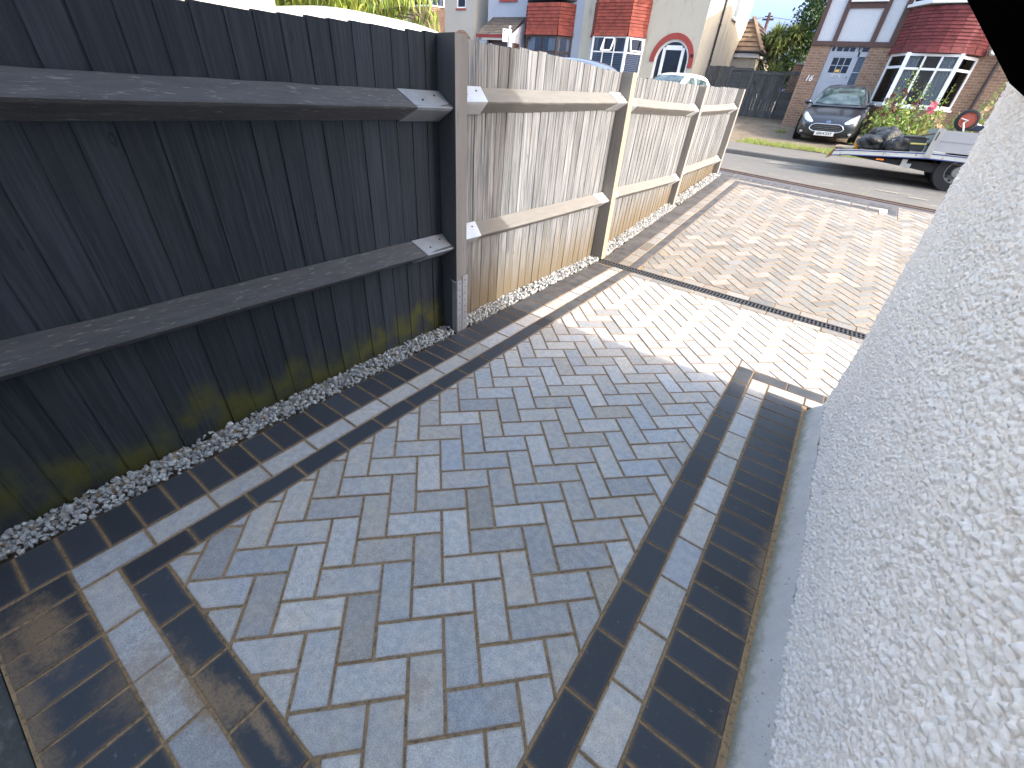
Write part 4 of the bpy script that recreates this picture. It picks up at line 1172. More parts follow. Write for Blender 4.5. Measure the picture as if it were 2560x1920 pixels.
# fill the corners above the arched opening
xc, zc, ri = -6.13, 2.83, 0.74
for s_ in (-1, 1):
    pts = [(xc + s_ * ri, 3.57), (xc + s_ * ri, zc)] + [(xc + s_ * ri * math.cos(t * math.pi / 16), zc + ri * math.sin(t * math.pi / 16)) for t in range(1, 8)] + [(xc, 3.57)]
    mb.prism(pts, 'y', 22.0, 22.3)
mb.build('wall', m_cream, ch)
mb = MB(); n = 20; V = []
for i in range(n + 1):
    t = math.pi * i / n
    for r in (ri + 0.0, ri + 0.20):
        V += [(xc + r * math.cos(t), 21.965, zc + r * math.sin(t)), (xc + r * math.cos(t), 22.0, zc + r * math.sin(t))]
F = []
for i in range(n):
    a, b = i * 4, (i + 1) * 4
    F += [(a, b, b + 2, a + 2), (a, a + 1, b + 1, b), (a + 2, b + 2, b + 3, a + 3)]
mb.add(V, F); mb.box(xc - ri - 0.2, xc - ri, 21.966, 22.0, zc - 0.02, zc); mb.box(xc + ri, xc + ri + 0.2, 21.966, 22.0, zc - 0.18, zc)
mb.build('arch', m_redpaint, ch)
# white arched frame and door inside
mb = MB(); r0, r1 = ri - 0.08, ri; V = []
yf = 22.06
for i in range(n + 1):
    t = math.pi * i / n
    for r in (r0, r1): V += [(xc + r * math.cos(t), yf, zc + r * math.sin(t)), (xc + r * math.cos(t), yf + 0.08, zc + r * math.sin(t))]
F = []
for i in range(n):
    a, b = i * 4, (i + 1) * 4
    F += [(a, b, b + 2, a + 2), (a, a + 1, b + 1, b)]
mb.add(V, F)
mb.box(xc - r1, xc - r0, yf, yf + 0.08, 1.0, zc); mb.box(xc + r0, xc + r1, yf, yf + 0.08, 1.0, zc)
mb.box(xc - 0.46, xc - 0.34, yf, yf + 0.08, 1.0, 3.30); mb.box(xc + 0.34, xc + 0.46, yf, yf + 0.08, 1.0, 3.30); mb.box(xc - 0.34, xc + 0.34, yf - 0.01, yf + 0.08, 3.22, 3.37)
af = mb.build('porch_frame', m_white, ch)
mb = MB(); mb.prism([(xc + r0 * math.cos(math.pi * i / n), zc + r0 * math.sin(math.pi * i / n)) for i in range(n + 1)] + [(xc - r0, 1.0), (xc + r0, 1.0)], 'y', yf + 0.05, yf + 0.055); mb.build('pane', m_glass, af)
mb = MB(); mb.box(xc - 0.8, xc + 0.8, 22.75, 22.77, 1.0, 3.6); mb.build('room_backing', M('hall_wall', (0.09, 0.085, 0.06), 0.9, 0.5, 2.0, bump_s=0), af)
plan_c = [(-10.04, 22.0), (-9.60, 21.42), (-8.02, 21.42), (-7.44, 22.0)]
mb = MB()
for (p, q) in zip(plan_c, plan_c[1:]): mb.add([(p[0], p[1], 0.5), (q[0], q[1], 0.5), (q[0], q[1], 1.9), (p[0], p[1], 1.9)], [(0, 1, 2, 3)])
mb.build('bay_base', m_cream, ch)
window(ch, plan_c[0], plan_c[1], 1.9, 3.56, (), (0.72,), 0.06, m_white, curtain='blind', back=0.5)
window(ch, plan_c[1], plan_c[2], 1.9, 3.56, (0.33, 0.66), (0.68,), 0.05, m_white, curtain='blind', back=0.5, opened=((0.34, 0.66, 0.69, 0.98),))
window(ch, plan_c[2], plan_c[3], 1.9, 3.56, (), (0.68,), 0.06, m_white, curtain='blind', back=0.5, opened=((0.15, 0.85, 0.70, 0.98),))
mb = MB()
for (x, y_) in (plan_c[1], plan_c[2]): mb.box(x - 0.05, x + 0.05, y_ - 0.02, y_ + 0.08, 1.9, 3.56)
mb.build('bay_corner_post', m_white, ch)
hung_tiles(ch, plan_c, 3.58, 4.80, m_tilehung, 0.108)
mb = MB(); mb.prism([(x * 1.0, y_ ) for x, y_ in plan_c], 'z', 4.80, 4.84); mb.build('bay_ledge', m_pipe, ch)
for (p, q, cols) in ((plan_c[0], plan_c[1], ()), (plan_c[1], plan_c[2], (0.33, 0.66)), (plan_c[2], plan_c[3], ())):
    window(ch, p, q, 4.84, 5.9, cols, (), 0.06, m_brown_frame, curtain='net', back=0.5)
mb = MB(); mb.tube([(-5.05, 23.9, 0.9), (-5.05, 23.9, 6.2)], 0.04, 10)
for z in (1.8, 3.0, 4.2, 5.4): mb.tube([(-5.05, 23.9, z), (-5.05, 23.9, z + 0.08)], 0.055, 10)
mb.build('downpipe', m_pipe, ch)
window(ch, (-5.09, 25.6), (-5.09, 26.35), 4.70, 5.9, (), (), 0.07, m_white, sill=m_white, frame_t=0.02, curtain=None, back=0.025)
roof_courses(ch, (-10.6, 21.7, 6.25), (-4.9, 21.7, 6.25), (-7.6, 25.3, 8.2), (-10.6, 25.3, 8.2), m_roof)
roof_courses(ch, (-4.9, 21.7, 6.25), (-4.9, 28.8, 6.25), (-7.6, 25.3, 8.2), (-7.6, 25.3, 8.2), m_roof, 'hip_roof')
roof_courses(ch, (-4.9, 28.8, 6.25), (-10.6, 28.8, 6.25), (-10.6, 25.3, 8.2), (-7.6, 25.3, 8.2), m_roof, 'rear_roof')
mb = MB(); mb.lathe([(0, -0.12), (0.05, -0.12), (0.05, 0)], (-5.28, 22.0, 3.05), 'y', 12, (0.3, 0.3, 0.3)); mb.build('wall_light', m_black, ch)
# rear extension with a hipped roof
ex = thing('garage', 'low cream outbuilding with a steep tiled hip roof behind the gate', 'outbuilding', (-4.8, 28.3, 1.2))
mb = MB(); mb.box(-6.2, -4.03, 28.0, 32.2, 1.0, 3.56); mb.build('wall', m_cream, ex)
mb = MB(); mb.box(-6.3, -3.98, 27.86, 28.0, 3.52, 3.66); mb.box(-4.03, -3.90, 28.0, 32.4, 3.52, 3.62); mb.build('fascia', m_white, ex)
mb = MB(); mb.tube([(-6.3, 27.80, 3.73), (-3.88, 27.80, 3.73)], 0.065, 8); mb.tube([(-3.85, 27.80, 3.73), (-3.85, 32.6, 3.70)], 0.06, 8); mb.build('gutter', m_pipe, ex)
roof_courses(ex, (-6.3, 27.8, 3.74), (-3.85, 27.8, 3.74), (-4.95, 29.0, 5.12), (-5.05, 29.0, 5.12), m_roof, 'roof', 0.28, 0.35, 0.05)
roof_courses(ex, (-3.85, 27.8, 3.74), (-3.85, 32.6, 3.74), (-4.95, 31.2, 5.12), (-4.95, 29.0, 5.12), m_roof, 'side_roof', 0.28, 0.35, 0.05)
mb = MB(); mb.beam((-3.87, 27.78, 3.80), (-4.97, 29.0, 5.18), 0.16, 0.06); mb.build('hip_tiles', m_roof, ex)

# ---- 4. lilac half of the pair
lh = thing('lilac_house', 'lilac painted house with brown window frames and a lean-to porch roof', 'house', (-13.4, 22, 1.0))
mb = MB()
wall_holes(mb, -16.12, -10.60, 0.5, 6.3, [(-13.5, -11.25, 1.9, 3.60)], 22.004, 0.3)
mb.box(-16.12, -15.85, 22.3, 28.55, 0.5, 6.3); mb.box(-15.85, -10.6, 28.25, 28.55, 0.5, 6.3)
mb.build('wall', m_lilac, lh)
plan_l = [(-13.72, 22.0), (-13.30, 21.5), (-11.55, 21.5), (-11.02, 22.0)]
mb = MB()
for (p, q) in zip(plan_l, plan_l[1:]): mb.add([(p[0], p[1], 0.5), (q[0], q[1], 0.5), (q[0], q[1], 1.9), (p[0], p[1], 1.9)], [(0, 1, 2, 3)])
mb.build('bay_base', m_lilac, lh)
window(lh, plan_l[0], plan_l[1], 1.9, 3.56, (), (0.64,), 0.07, m_brown_frame, curtain=None, back=0.5)
window(lh, plan_l[1], plan_l[2], 1.9, 3.56, (0.5,), (0.64,), 0.08, m_brown_frame, curtain='net', back=0.5)
window(lh, plan_l[2], plan_l[3], 1.9, 3.56, (), (0.64,), 0.09, m_brown_frame, curtain='net', back=0.5)
hung_tiles(lh, plan_l, 3.58, 4.80, m_tilehung, 0.125)
mb = MB(); mb.prism(plan_l, 'z', 4.80, 4.84); mb.build('bay_ledge', m_pipe, lh)
for (p, q) in zip(plan_l, plan_l[1:]): window(lh, p, q, 4.84, 5.9, (0.5,), (), 0.06, m_brown_frame, curtain='net', back=0.5)
window(lh, (-15.35, 22.0), (-14.35, 22.0), 4.90, 5.8, (0.5,), (), 0.07, m_brown_frame, sill=m_redpaint, frame_t=0.03, curtain=None, back=0.04)
mb = MB(); mb.box(-15.60, -15.45, 20.75, 22.0, 0.5, 3.42); mb.box(-13.85, -13.70, 20.75, 22.0, 0.5, 3.45); mb.box(-15.45, -15.15, 20.75, 20.85, 0.5, 3.30)
mb.add([(-13.70, 20.75, 3.45), (-13.70, 22.0, 3.45), (-13.70, 22.0, 4.15)], [(0, 1, 2)])
pw = mb.build('porch_wall', m_lilac, lh)
roof_courses(lh, (-15.72, 20.62, 3.46), (-13.58, 20.62, 3.46), (-13.75, 22.0, 4.27), (-15.75, 22.0, 4.27), m_roof_dark, 'porch_roof', 0.14, 0.2, 0.015)
mb = MB(); mb.box(-15.72, -13.60, 20.62, 20.68, 3.36, 3.45, (0.75, 0.3, 0.25)); mb.build('porch_gutter', m_redpaint, lh)
mb = MB(); mb.box(-15.45, -13.85, 20.74, 20.80, 3.27, 3.36); mb.build('porch_fascia', m_white, lh)
mb = MB(); mb.box(-15.15, -13.85, 20.95, 21.0, 0.5, 3.27); pd = mb.build('porch_door', m_brown_frame, lh)
mb = MB(); mb.box(-15.05, -14.95, 20.94, 20.95, 2.6, 3.15); mb.box(-14.28, -14.13, 20.94, 20.95, 2.55, 2.85); mb.build('pane', m_white, pd)
mb = MB(); mb.prism([(20.95, 2.3), (21.5, 2.3), (21.5, 3.2), (20.95, 3.2)], 'x', -13.70, -13.67); mb.build('porch_window', m_brown_frame, lh)
roof_courses(lh, (-16.3, 21.7, 6.25), (-10.6, 21.7, 6.25), (-10.6, 25.3, 8.2), (-13.6, 25.3, 8.2), m_roof)

# ---- 5. the house at the left, with brick arch
gh = thing('grey_cream_house', 'pale grey rendered house with a brick arch, left of the lilac house', 'house', (-19, 22, 1.0))
mb = MB()
wall_holes(mb, -26, -17.0, 0.5, 6.3, [(-18.20, -17.58, 4.62, 5.7)], 21.95, 0.3)
mb.box(-17.3, -17.0, 22.25, 28.5, 0.5, 6.3); mb.build('wall', m_grey_r, gh)
window(gh, (-18.20, 21.97), (-17.58, 21.97), 4.62, 5.7, (), (), 0.06, m_white, sill=m_redpaint, frame_t=0.05, curtain='net', back=0.3)
mb = MB(); xc, zc = -17.88, 2.95
for i in range(18):
    t0, t1 = math.pi * i / 18, math.pi * (i + 0.82) / 18
    mb.prism([(xc + r * math.cos(t), zc + r * math.sin(t)) for r, t in ((0.62, t0), (0.80, t0), (0.80, t1), (0.62, t1))], 'y', 21.92, 21.95, (random.uniform(.7, 1.2),) * 3)
mb.build('arch', m_brick, gh)
mb = MB(); mb.prism([(xc + 0.62 * math.cos(math.pi * i / 14), zc + 0.62 * math.sin(math.pi * i / 14)) for i in range(15)] + [(xc - 0.62, 1), (xc + 0.62, 1)], 'y', 21.93, 21.94); mb.build('porch_frame', m_white, gh)
plan_g = [(-21.6, 21.95), (-21.1, 21.35), (-19.6, 21.35), (-19.08, 21.95)]
mb = MB(); mb.prism(plan_g, 'z', 0.5, 4.62); mb.build('bay_base', m_brick, gh)
for (p, q) in zip(plan_g, plan_g[1:]): window(gh, p, q, 4.64, 5.7, (0.5,), (), 0.06, m_white, curtain='net', back=0.3)
roof_courses(gh, (-26, 21.6, 6.25), (-16.8, 21.6, 6.25), (-19.5, 25.3, 8.2), (-26, 25.3, 8.2), m_roof)
fg = thing('passage_fence', 'dark boarded gate in the gap between the lilac and grey houses', 'gate', (-16.6, 24, 1.0))
mb = MB(); plank_run(mb, -16.98, -16.14, 1.0, 3.3, 24.0, seed=9); mb.build('board_panel', m_gatewood, fg)

# ---- 6. neighbour's house behind the left fence
nh = thing('neighbour_house', 'pale rough rendered corner of the house rising behind the left end of the fence', 'house', (-4.0, 3.5, 0))
mb = MB(); mb.box(-11, -4.0, -8, 3.52, 0, 5.4); mb.build('wall', render_mat('pale_roughcast', (0.72, 0.68, 0.58), 38, 1.0, 0.06, None, 0.02), nh)
roof_courses(nh, (-3.75, 3.8, 5.4), (-3.75, -8.2, 5.4), (-7.5, -5, 7.6), (-7.5, 0.5, 7.6), m_roof)

# ---- 7. telegraph pole
tpole = thing('telegraph_pole', 'distant wooden telegraph pole with wires above the palms', 'telegraph pole', (-6.5, 40, 1.4))
mb = MB(); mb.tube([(-6.5, 40, 1.0), (-6.6, 40, 6.85)], [0.13, 0.09], 8); mb.build('pole', m_timber, tpole)
mb = MB(); mb.box(-6.95, -6.25, 39.95, 40.05, 6.45, 6.55); mb.box(-6.85, -6.35, 39.95, 40.05, 6.62, 6.68); mb.build('crossarm', m_timber, tpole)
for s_ in (-1, 1):
    mb = MB(); mb.tube([(-6.6 + s_ * 0.3, 40, 6.6), (-6.6 + s_ * 3, 40.5, 6.35), (-6.6 + s_ * 8, 41, 6.15), (-6.6 + s_ * 15, 42, 6.4)], 0.012, 4); mb.build('wire', m_black, tpole)

# ------------------------------------------------------------------ cars
m_tyre = M('tyre_rubber', (0.022, 0.022, 0.024), 0.85, 0.2, 20, 120, 0.3, 0.003)
m_chrome = M('chrome_trim', (0.75, 0.76, 0.78), 0.18, 0.02, 3, bump_s=0, metal=1.0)
m_carglass, nt, p = NT('car_glass')
c = mixc(nt, ramp(nt, noise(nt, wpos(nt), 3.2, 3), 0.4, 0.65), (0.022, 0.040, 0.046), (0.075, 0.11, 0.115)); nt.links.new(c, p.inputs['Base Color'])
p.inputs['Roughness'].default_value = 0.08; p.inputs['Coat Weight'].default_value = 0.5
m_lamp, nt, p = NT('headlamp_lens'); p.inputs['Base Color'].default_value = (0.62, 0.64, 0.72, 1); p.inputs['Roughness'].default_value = 0.12; p.inputs['Metallic'].default_value = 0.35; p.inputs['Coat Weight'].default_value = 1
m_plate = M('number_plate_white', (0.80, 0.80, 0.78), 0.5, 0.02, 3, bump_s=0)
m_plate_txt = M('plate_letters', (0.015, 0.015, 0.015), 0.6, 0.02, 3, bump_s=0)
m_dkplastic = M('dark_trim', (0.02, 0.02, 0.022), 0.6, 0.2, 30, 120, 0.1, 0.001)
m_badge = M('oval_badge_blue', (0.05, 0.10, 0.30), 0.3, 0.05, 3, bump_s=0, metal=0.3)
def paint(name, col, metal=0.5):
    m, nt, p = NT(name); p.inputs['Base Color'].default_value = (*col, 1); p.inputs['Metallic'].default_value = metal
    p.inputs['Roughness'].default_value = 0.32; p.inputs['Coat Weight'].default_value = 0.8; p.inputs['Coat Roughness'].default_value = 0.04
    return m
def make_car(name, label, pmat, L=3.95, W=1.72, Hh=1.44, detail=True, grp=None):
    t = thing(name, label, 'car'); kx = W / 1.72; kz = Hh / 1.44; ky = L / 3.95
    # stations: y, half width, bottom, shoulder height, centre height, how far the flank leans in at the top
    S = [(-0.01, .40, .26, .46, .50), (.03, .60, .18, .53, .58), (.12, .74, .14, .60, .655), (.30, .82, .13, .68, .735), (.62, .845, .14, .77, .82), (1.05, .855, .15, .845, .905), (1.30, .858, .15, .87, .93),
         (2.0, .86, .15, .90, .94), (2.9, .86, .15, .94, .96), (3.45, .84, .18, .97, .98), (3.80, .80, .25, .93, .94), (3.95, .66, .36, .80, .80)]
    V = []; F = []
    for (y, w, zb, zs, zc) in S:
        pr = [(0, zb), (w * .72, zb), (w * .96, zb + .05), (w, zb + (zs - zb) * .38), (w * 1.0, zb + (zs - zb) * .72), (w * .955, zs - .035), (w * .87, zs + .01), (w * .55, zc - .012), (0, zc)]
        row = [(x, z) for x, z in pr] + [(-x, z) for x, z in pr[-2:0:-1]]
        V += [(x * kx, y * ky, z * kz) for x, z in row]
    n = 16
    for i in range(len(S) - 1):
        for j in range(n):
            j2 = (j + 1) % n; F.append((i * n + j, (i + 1) * n + j, (i + 1) * n + j2, i * n + j2))
    F.append(tuple(range(n))); F.append(tuple((len(S) - 1) * n + j for j in range(n))[::-1])
    mb = MB(); mb.add(V, F); body = mb.build('body', pmat, t, smooth=True, sub=2)
    # cabin: rings from the waist to the roof
    rings = [(.90, .765, 1.02, 3.86), (1.05, .715, 1.28, 3.72), (1.22, .64, 1.60, 3.56), (1.345, .575, 1.86, 3.42), (1.395, .50, 2.02, 3.28), (1.425, .36, 2.25, 3.05)]
    V = []; F = []; m = 16
    def ringpts(w, y0, y1):
        r = .10
        P = [(-w + r, y0), (-w * .5, y0 - .045), (0, y0 - .06), (w * .5, y0 - .045), (w - r, y0), (w - .01, y0 + .12), (w + .012, (y0 * .7 + y1 * .3)), (w + .012, (y0 + y1) / 2), (w + .005, y0 * .25 + y1 * .75), (w - .04, y1 - .08), (w - .14, y1), (w * .4, y1 + .03), (-w * .4, y1 + .03), (-w + .14, y1), (-w + .04, y1 - .08)]
        P = P[:10] + P[10:15] + [(-w - .005, y0 * .25 + y1 * .75), (-w - .012, (y0 + y1) / 2), (-w - .012, y0 * .7 + y1 * .3), (-w + .01, y0 + .12)]
        return P
    m = len(ringpts(.5, 0, 1))
    for (z, w, y0, y1) in rings: V += [(x * kx, y * ky, z * kz) for x, y in ringpts(w, y0, y1)]
    for i in range(len(rings) - 1):
        for j in range(m):
            j2 = (j + 1) % m; F.append((i * m + j, i * m + j2, (i + 1) * m + j2, (i + 1) * m + j))
    F.append(tuple((len(rings) - 1) * m + j for j in range(m)))
    mb = MB(); mb.add(V, F); cab = mb.build('cabin', pmat, t, smooth=True, sub=2)
    dg = bpy.context.evaluated_depsgraph_get(); dg.update()
    bvb = BVHTree.FromObject(body, dg); bvc = BVHTree.FromObject(cab, dg)
    def proj(outline, bv, mat, nm, ax='y', off=.006, parent=None, smooth=True, rings_=5):
        """lay an outline on the bodywork"""
        parent = parent or t
        cx = sum(a for a, b in outline) / len(outline); cz = sum(b for a, b in outline) / len(outline)
        O = []
        for i, (a, b) in enumerate(outline):
            a2, b2 = outline[(i + 1) % len(outline)]; k = max(1, int(math.hypot(a2 - a, b2 - b) / .06))
            O += [(a + (a2 - a) * q / k, b + (b2 - b) * q / k) for q in range(k)]
        Vv = []; Ff = []; nn = len(O)
        for r in range(rings_ + 1):
            s_ = 1 - r / rings_ * .98
            for a, b in O:
                a_, b_ = cx + (a - cx) * s_, cz + (b - cz) * s_
                if ax == 'y': h = bv.ray_cast(Vector((a_, -3, b_)), Vector((0, 1, 0)))
                elif ax == 'x': h = bv.ray_cast(Vector((5, a_, b_)), Vector((-1, 0, 0)))
                else: h = bv.ray_cast(Vector((-5, a_, b_)), Vector((1, 0, 0)))
                if h[0] is None:
                    P_ = Vv[-1] if Vv else (a_, 0.3, b_) if ax == 'y' else (0, a_, b_)
                else:
                    P_ = h[0] + h[1] * off
                Vv.append(tuple(P_))
        for r in range(rings_):
            for i in range(nn): Ff.append((r * nn + i, r * nn + (i + 1) % nn, (r + 1) * nn + (i + 1) % nn, (r + 1) * nn + i))
        mb = MB(); mb.add(Vv, Ff); return mb.build(nm, mat, parent, smooth=smooth)
    sx = lambda pts: [(x * kx, z * kz) for x, z in pts]
    ws = proj(sx([(-.64, .965), (-.32, .945), (0, .94), (.32, .945), (.64, .965), (.60, 1.10), (.545, 1.24), (.50, 1.325), (0, 1.345), (-.50, 1.325), (-.545, 1.24), (-.60, 1.10)]), bvc, m_carglass, 'windscreen', off=.008, rings_=7)
    for ax in ('x', 'X'):
        proj([(a * ky, b * kz) for a, b in [(1.62, 1.0), (2.30, .99), (2.30, 1.31), (2.02, 1.30), (1.80, 1.20)]], bvc, m_carglass, 'side_window', ax, .006)
        proj([(a * ky, b * kz) for a, b in [(2.37, .99), (3.15, 1.02), (3.12, 1.27), (2.37, 1.31)]], bvc, m_carglass, 'side_window', ax, .006)
    # wheels
    for (wx, wy) in ((-1, .72), (1, .72), (-1, 3.22), (1, 3.22)):
        x0 = wx * (.86 * kx - .10); r = .30 * kz
        mb = MB(); mb.lathe([(r * .60, -.10), (r * .97, -.10), (r, -.07), (r, .07), (r * .97, .10), (r * .60, .10), (r * .60, -.10)], (x0, wy * ky, r), 'x', 26)
        wl = mb.build('wheel', m_tyre, t, smooth=False)
        mb = MB(); mb.lathe([(0, wx * .085), (.05, wx * .09), (r * .3, wx * .06), (r * .60, wx * .085)], (x0, wy * ky, r), 'x', 20, (.5, .5, .5)); mb.build('rim', m_zinc, wl)
        mb = MB(); mb.lathe([(r * 1.17, wx * .012), (r * 1.05, wx * .012), (0, wx * .012)], (wx * .845 * kx, wy * ky, r + .02), 'x', 24)
        mb.build('wheel_arch', m_dkplastic, t)
    if not detail: return t
    # face of the car
    for s_ in (-1, 1):
        hl = proj(sx([(s_ * a, b) for a, b in [(.405, .545), (.47, .595), (.58, .67), (.68, .735), (.725, .72), (.715, .64), (.66, .575), (.54, .525), (.45, .515)]]), bvb, m_lamp, 'headlight', off=.012)
        mb = MB(); mb.lathe([(0, -.01), (.035, -.006), (.04, .02)], (s_ * .62 * kx, .24, .62 * kz), 'y', 12, (.3, .3, .35)); mb.build('lamp_reflector', m_chrome, hl)
        fo = proj(sx([(s_ * a, b) for a, b in [(.52, .30), (.60, .34), (.74, .345), (.76, .27), (.68, .20), (.56, .22)]]), bvb, m_dkplastic, 'fog_lamp_recess', off=.004)
        proj(sx([(s_ * (.645 + .045 * math.cos(q)), .275 + .032 * math.sin(q)) for q in [i * math.pi / 5 for i in range(10)]]), bvb, m_lamp, 'fog_lamp', off=.014, parent=fo, rings_=2)
        proj(sx([(s_ * a, b) for a, b in [(.47, .185), (.62, .195), (.76, .25), (.75, .225), (.62, .165), (.48, .16)]]), bvb, m_chrome, 'bumper_trim', off=.012, rings_=2)
        mb = MB(); xm = s_ * .875 * kx
        for k in range(1):
            prof = [(0, -.11), (.055, -.10), (.085, -.04), (.08, .04), (.04, .085), (0, .09)]
            mb.lathe(prof, (xm, 1.30, .975 * kz), 'x' if False else 'y', 16)
            for i, v in enumerate(mb.v): mb.v[i] = (xm + (v[0] - xm) * 1.15, v[1], .975 * kz + (v[2] - .975 * kz) * .85)
            mb.beam((s_ * .72 * kx, 1.33, .93 * kz), (xm - s_ * .04, 1.32, .95 * kz), .05, .04)
        mb.build('door_mirror', pmat, t, smooth=True)
    gr = proj(sx([(-.30, .50), (.30, .50), (.40, .465), (.455, .39), (.43, .345), (.33, .305), (-.33, .305), (-.43, .345), (-.455, .39), (-.40, .465)]), bvb, m_dkplastic, 'grille', off=.006)
    for i in range(3):
        z = .350 + i * .045; hw = .40 if i < 2 else .34
        proj(sx([(-hw, z), (hw, z), (hw, z + .005), (-hw, z + .005)]), bvb, m_zinc_dark, 'grille_bar', off=.016, parent=gr, rings_=2, smooth=False)
    O1 = [(-.30, .50), (.30, .50), (.40, .465), (.455, .39), (.43, .345), (.33, .305), (-.33, .305), (-.43, .345), (-.455, .39), (-.40, .465)]
    mb = MB(); pts = []
    for i in range(len(O1)):
        a, b = O1[i], O1[(i + 1) % len(O1)]
        for q in range(4):
            x_, z_ = (a[0] + (b[0] - a[0]) * q / 4) * kx, (a[1] + (b[1] - a[1]) * q / 4) * kz
            h = bvb.ray_cast(Vector((x_, -3, z_)), Vector((0, 1, 0)))
            if h[0]: pts.append(h[0] + h[1] * .012)
    pts.append(pts[0]); mb.tube(pts, .011, 6, cap=False); mb.build('grille_surround', m_chrome, gr)
    proj(sx([(-.42, .27), (.42, .27), (.36, .16), (-.36, .16)]), bvb, m_dkplastic, 'lower_intake', off=.003)
    mb = MB(); mb.box(-.26, .26, -.045, -.035, .20 * kz, .20 * kz + .111); np_ = mb.build('number_plate', m_plate, t)
    text_mesh('plate_text', 'GN14 ZXT', .098, (0, -.0475, .20 * kz + .0555), m_plate_txt, np_, ext=.001, scale=(.86, 1, 1))
    bg_ = proj(sx([(.058 * math.cos(q), .555 + .024 * math.sin(q)) for q in [i * math.pi / 8 for i in range(16)]]), bvb, m_chrome, 'badge', off=.012, rings_=2)
    proj(sx([(.048 * math.cos(q), .555 + .017 * math.sin(q)) for q in [i * math.pi / 8 for i in range(16)]]), bvb, m_badge, 'badge_oval', off=.016, parent=bg_, rings_=2)
    mb = MB()
    for (xa, xb) in ((-.60, -.02), (.02, .52)):
        ha = bvc.ray_cast(Vector((xa, -3, .965 * kz)), Vector((0, 1, 0)))[0]; hb = bvc.ray_cast(Vector((xb, -3, .955 * kz)), Vector((0, 1, 0)))[0]
        if ha and hb: mb.tube([ha + Vector((0, -.02, 0)), hb + Vector((0, -.02, 0))], .008, 6)
    mb.build('wiper', m_black, ws)
    mb = MB(); h = bvc.ray_cast(Vector((.0, -3, 1.28 * kz)), Vector((0, 1, 0)))[0]
    mb.box(-.06, .06, h.y - .012, h.y - .006, 1.19 * kz, 1.25 * kz); mb.build('screen_sticker', m_panel, ws)
    h = bvc.ray_cast(Vector((.47, -3, 1.29 * kz)), Vector((0, 1, 0)))[0]
    mb = MB(); mb.box(.43, .49, h.y - .02, h.y - .012, 1.275 * kz, 1.30 * kz); mb.build('screen_sticker', m_white, ws)
    proj(sx([(-.16, 1.27), (.16, 1.27), (.15, 1.225), (-.15, 1.225)]), bvc, m_dkplastic, 'rear_view_mirror', off=.012, parent=ws, rings_=2)
    return t
pt_grey = paint('dark_grey_metallic_paint', (0.040, 0.046, 0.060), 0.5)
pt_white = paint('white_car_paint', (0.80, 0.80, 0.80), 0.0)
pt_blue = paint('blue_car_paint', (0.018, 0.024, 0.07), 0.0)
car = make_car('parked_car', 'dark grey hatchback parked nose out in front of the brick house door', pt_grey)
car.location = (0.655, 17.98, 0.735); car.rotation_euler = (R_(4.3), R_(-1.0), R_(0.0))
wc = make_car('parked_car', 'small white car in front of the red arched porch, roof and screen showing', pt_white, L=3.5, W=1.64, Hh=1.50, detail=False)
wc.location = (-4.3, 14.6, 0.72); wc.rotation_euler = (0, 0, R_(-14))
bc = make_car('parked_car', 'blue car parked behind the sunlit fence, only the long edge of its roof showing', pt_blue, L=4.4, W=1.8, Hh=1.52, detail=False)
bc.location = (-3.55, 11.6, 0.36); bc.rotation_euler = (0, 0, R_(180 + 4)); bc.location = (-3.35, 11.6, 0.405)
nc = make_car('parked_car', 'bright white vehicle close behind the dark fence, only its sunlit roof showing', pt_white, L=4.3, W=1.9, Hh=1.80, detail=False)
nc.location = (-2.75, 6.45, 0.06); nc.rotation_euler = (0, 0, R_(180))

# ------------------------------------------------------------------ flatbed truck
m_alu = M('aluminium_side_board', (0.42, 0.43, 0.46), 0.5, 0.12, 4, 60, 0.15, 0.002, metal=0.3)
m_alu_rib = M('aluminium_frame', (0.45, 0.46, 0.45), 0.5, 0.15, 8, 60, 0.15, 0.002, metal=0.4, col2=(0.25, 0.20, 0.14), c2lo=0.58, c2hi=0.72)
m_whiterail = M('dirty_white_rail', (0.55, 0.57, 0.55), 0.6, 0.12, 5, 60, 0.2, 0.002, col2=(0.30, 0.26, 0.20), c2lo=0.60, c2hi=0.70)
m_bluestripe = M('blue_rail_stripe', (0.035, 0.055, 0.20), 0.5, 0.12, 5, 60, 0.1, 0.002)
m_chassis = M('dark_chassis', (0.02, 0.02, 0.022), 0.8, 0.3, 5, 60, 0.3, 0.003)
m_rust = M('rusty_steel', (0.20, 0.11, 0.06), 0.85, 0.3, 9, 60, 0.5, 0.003)
m_wood_raw = M('pale_ply', (0.40, 0.33, 0.24), 0.85, 0.2, 9, 60, 0.3, 0.002)
tk = thing('flatbed_truck', 'plant lorry with sloping tail and low aluminium side boards at the far kerb', 'truck', (3, 12.5, 0.45))
YA, YB = 11.60, 13.45
prof = [(1.31, 0.835), (1.55, 0.870), (2.07, 0.910), (2.78, 0.962), (3.38, 0.965), (6.0, 0.975)]
def railstrip(mb, y0, y1, dz0, dz1, col=(1, 1, 1), x0=None):
    V = []; F = []
    for x, z in prof: V += [(x, y0, z + dz0), (x, y1, z + dz0), (x, y1, z + dz1), (x, y0, z + dz1)]
    for i in range(len(prof) - 1):
        for j in range(4): F.append((i * 4 + j, (i + 1) * 4 + j, (i + 1) * 4 + (j + 1) % 4, i * 4 + (j + 1) % 4))
    F += [(0, 3, 2, 1)]
    mb.add(V, F, col)
